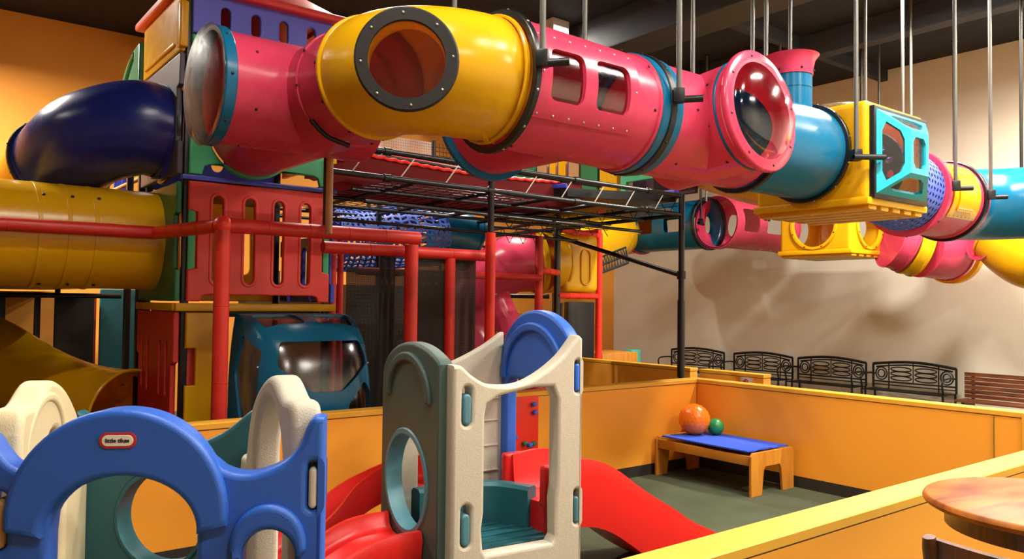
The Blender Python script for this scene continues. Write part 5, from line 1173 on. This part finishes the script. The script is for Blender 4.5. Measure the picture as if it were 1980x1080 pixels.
o = screen(4.8, 5.5, 7.6, 7.6, 2.9, 3.5, 'black netting panel glimpsed right of the white netting', 'black_net', 'safety_net')
for k_, x_ in enumerate((3.97, 4.775, 5.53)): fpost(x_, 7.6, 2.69, 3.52, 'short black post of the netting panels under the bent yellow tube, ' + ('left', 'middle', 'right')[k_], 0.022)
pipe('red pipe glimpsed under the bent yellow tube', (3.9, 7.545, 3.26), (5.6, 7.545, 3.20), 0.035, 'red', group=None)

# corner deck and coloured panels behind the pink tubes
t = thing('corner_deck', 'black corner deck with a blue edge under the pink dome tee', 'deck', (6.2, 6.8, 2.80))
finish('platform', prism([(5.0, 7.9), (5.65, 6.3), (6.86, 5.84), (6.86, 7.86)], 'z', 2.84, 2.93), 'black', t)
finish('edge', box(6.84, 6.92, 5.84, 7.9, 2.935, 2.985, 0.01), 'blue', t, label='blue deck edge')
finish('edge', obox((5.33, 7.1, 2.955), (-0.65, 1.6, 0), (1.6, 0.65, 0), (0, 0, 1), 1.7, 0.04, 0.05, 0.01), 'blue', t, label='blue deck edge')
rt_ = thing('play_tower', 'rear play tower of yellow, green and tan boards glimpsed under the pink tubes', 'play tower', (6.95, 7.4, 2.98))
finish('floor_board', box(6.95, 8.05, 6.9, 9.3, 2.90, 2.96, 0.01), 'black', rt_)
for xx, yy in ((6.97, 7.95), (7.99, 9.2)): finish('leg', box(xx, xx + 0.05, yy, yy + 0.05, 0, 2.9, 0.01), 'black', rt_)
def side_panel(name, label, y0, y1, z0, z1, mat, holes=(), x=6.9, bot=None):
    L_ = y1 - y0; o = [(0, z0)] + ([(0.08, z0), (0.1, z0 + bot), (L_ - 0.1, z0 + bot), (L_ - 0.08, z0)] if bot else []) + [(L_, z0), (L_, z1), (0, z1)]
    me = shape(o, holes, 0.05, 0.012); me.transform(frame_m((x, y1, 0), (0, -1, 0), (0, 0, 1))); return finish('board' if 'board' in label else 'panel', me, mat, rt_, 35, label=label)
side_panel('deck_panel', 'green panel with a low arch at the end of the corner deck', 5.86, 6.72, 2.99, 3.75, 'mint', bot=0.16)
side_panel('deck_panel', 'dark red panel seen through the low arch of the green panel', 5.9, 6.9, 2.99, 3.6, 'purple', x=7.3)
side_panel('deck_panel', 'bright yellow panel left of the green arched panel', 6.78, 7.08, 2.99, 3.8, 'yellow')
side_panel('deck_panel', 'dark green panel behind the pink tube, left of the yellow one', 7.12, 7.42, 2.99, 3.8, 'green')
side_panel('deck_post', 'tan padded board beside the dark green panel', 7.46, 7.66, 3.05, 3.8, 'tanpad')
side_panel('deck_post', 'yellow upright board left of the tan board', 7.72, 7.86, 2.99, 3.8, 'yellow')
side_panel('deck_post', 'second yellow upright board left of the tan board', 7.92, 8.04, 2.99, 3.8, 'yellow')
side_panel('deck_post', 'tan padded board furthest left under the pink tube', 8.10, 8.30, 3.0, 3.8, 'tanpad')
side_panel('deck_panel', 'blue panel behind the yellow upright boards', 7.0, 9.3, 2.9, 3.7, 'blue', x=7.1)
side_panel('deck_panel', 'green panel furthest back on the deck line', 8.36, 8.9, 2.99, 3.7, 'green')

# ------------------------------------------------------------------ tubes inside the frame
perf_pts = spline([at(640, 462, 8.9), at(700, 462, 9.1), at(770, 458, 9.3), at(840, 455, 9.6)], 6)
perf_tube('perforated_tube', 'pale blue perforated tube seen through the black net frame', perf_pts, 0.37, 'netblue', 36)
t = tube_thing('teal_tube', 'dark teal tube curving down inside the frame', 'teal', spline([at(845, 455, 9.7), at(880, 460, 9.8), at(912, 474, 9.9)], 6), 0.34)
t = tube_thing('pink_slide', 'pink tube slide curving down inside the frame', 'pink', spline([at(1032, 508, 11.0), at(985, 512, 10.9), at(940, 540, 10.9), at(905, 590, 10.9), at(895, 640, 10.9), at(930, 700, 10.9)], 8), TR)
a, b = at(1032, 508, 11.0), at(1045, 507, 11.03); finish('flange', ring_me((a + b) / 2, b - a, TR, TR + 0.05, 0.08), 'yellow', t, label='yellow flange')
t = tube_thing('yellow_tube', 'short yellow tube between the pink slide and the funnel box', 'yellow', [at(1046, 507, 11.05), at(1074, 506, 11.2)], TR + 0.01)
t = thing('funnel_box', 'yellow moulded funnel box with an oval recess by the rear black post', 'box', at(1092, 560, 11.3))
c = at(1092, 512, 11.4)
me = box(c.x - 0.32, c.x + 0.32, c.y - 0.38, c.y + 0.38, c.z - 0.40, c.z + 0.42, 0.10, 4); finish('shell', me, 'yellow', t, 40)
n_ = Vector((-0.0, -1, 0)); me = shape(slot(0, -0.30, 0.22, 0.10), [slot(0, -0.275, 0.195, 0.075)], 0.03, 0.01); me.transform(frame_m((c.x + 0.05, c.y - 0.39, c.z), (1, 0, 0), (0, 0, 1))); finish('recess_rim', me, 'yellow', t)
# net ramp right of the funnel
a, b = at(1115, 515, 11.3), at(1210, 478, 12.0); a2, b2 = at(1115, 545, 11.3), at(1215, 508, 12.0)
t = thing('net_ramp', 'black netting ramp sloping up right of the yellow funnel', 'net', a2)
S = []
for k in range(19): S.append((a.lerp(b, k / 18), a2.lerp(b2, min(1, k / 18 + 0.03))))
for k in range(19): S.append((a.lerp(b, min(1, k / 18 + 0.05)), a2.lerp(b2, k / 18)))
bm = bmesh.new()
for p, q in S: sweep([p, q], 0.008, seg=5, bm=bm)
finish('mesh', bm2me(bm), 'black', t)
for p, q in ((a, b), (a2, b2), (a.lerp(a2, .5), b.lerp(b2, .5))): finish('border', sweep([p, q], 0.016, seg=8), 'black', t)
# yellow wall of the spiral, dim panels, low frame
q = at(822, 600, 12.0); solo('partition', box(q.x - 0.22, q.x + 0.22, q.y - 0.03, q.y + 0.03, 0, 1.95, 0.02), 'yellow', 'dim yellow partition behind the net screens', 'partition')
q = at(1010, 620, 12.0); solo('partition', box(q.x - 0.5, q.x + 0.5, q.y - 0.03, q.y + 0.03, 0, 1.55, 0.02), 'yellow', 'dim yellow partition under the yellow funnel', 'partition')
q = at(1120, 625, 11.9); solo('partition', box(q.x - 0.27, q.x + 0.27, q.y - 0.05, q.y + 0.05, 0.0, 1.72, 0.02), 'black', 'black screened panel between the rear black post and the end red post', 'partition')
q = at(1085, 625, 11.6); solo('steel_post', cyl((q.x, q.y, 0), (q.x, q.y, 1.7), 0.03, 12), 'steel', 'thin grey post beside the black screened panel', 'post')
for k, px in enumerate((975, 1045)):
    q = at(px, 600, 9.9); solo('steel_post', cyl((q.x, q.y, 0), (q.x, q.y, 1.78), 0.025, 12), 'black', ('short black post left', 'short black post right')[k] + ' under the dim rail by the blue arch', 'post')
a, b = at(955, 572, 9.9), at(1062, 572, 9.9); a.z = b.z = 1.78; solo('steel_rail', sweep([a, b], 0.028, seg=10), 'black', 'short black rail behind the blue arch of the climbing tower', 'rail')
t = tube_thing('pink_slide', 'dark pink slide end low behind the blue arch', 'pink', spline([at(960, 575, 9.6), at(985, 630, 9.5), at(1015, 690, 9.3), at(1040, 760, 9.2)], 5), 0.16)
# counter and bin beyond the pen
q = at(1165, 700, 12.7); solo('counter', box(q.x - 0.35, q.x + 0.45, q.y - 0.35, q.y + 0.35, 0, 0.93, 0.015), 'benchwood', 'pale wooden counter end beyond the pen', 'counter')
q = at(1222, 700, 13.0); solo('bin', box(q.x - 0.10, q.x + 0.10, q.y - 0.10, q.y + 0.10, 0, 0.95, 0.02), 'teal_trim', 'small teal box unit beside the pale counter', 'box')
q = at(1030, 742, 7.3)
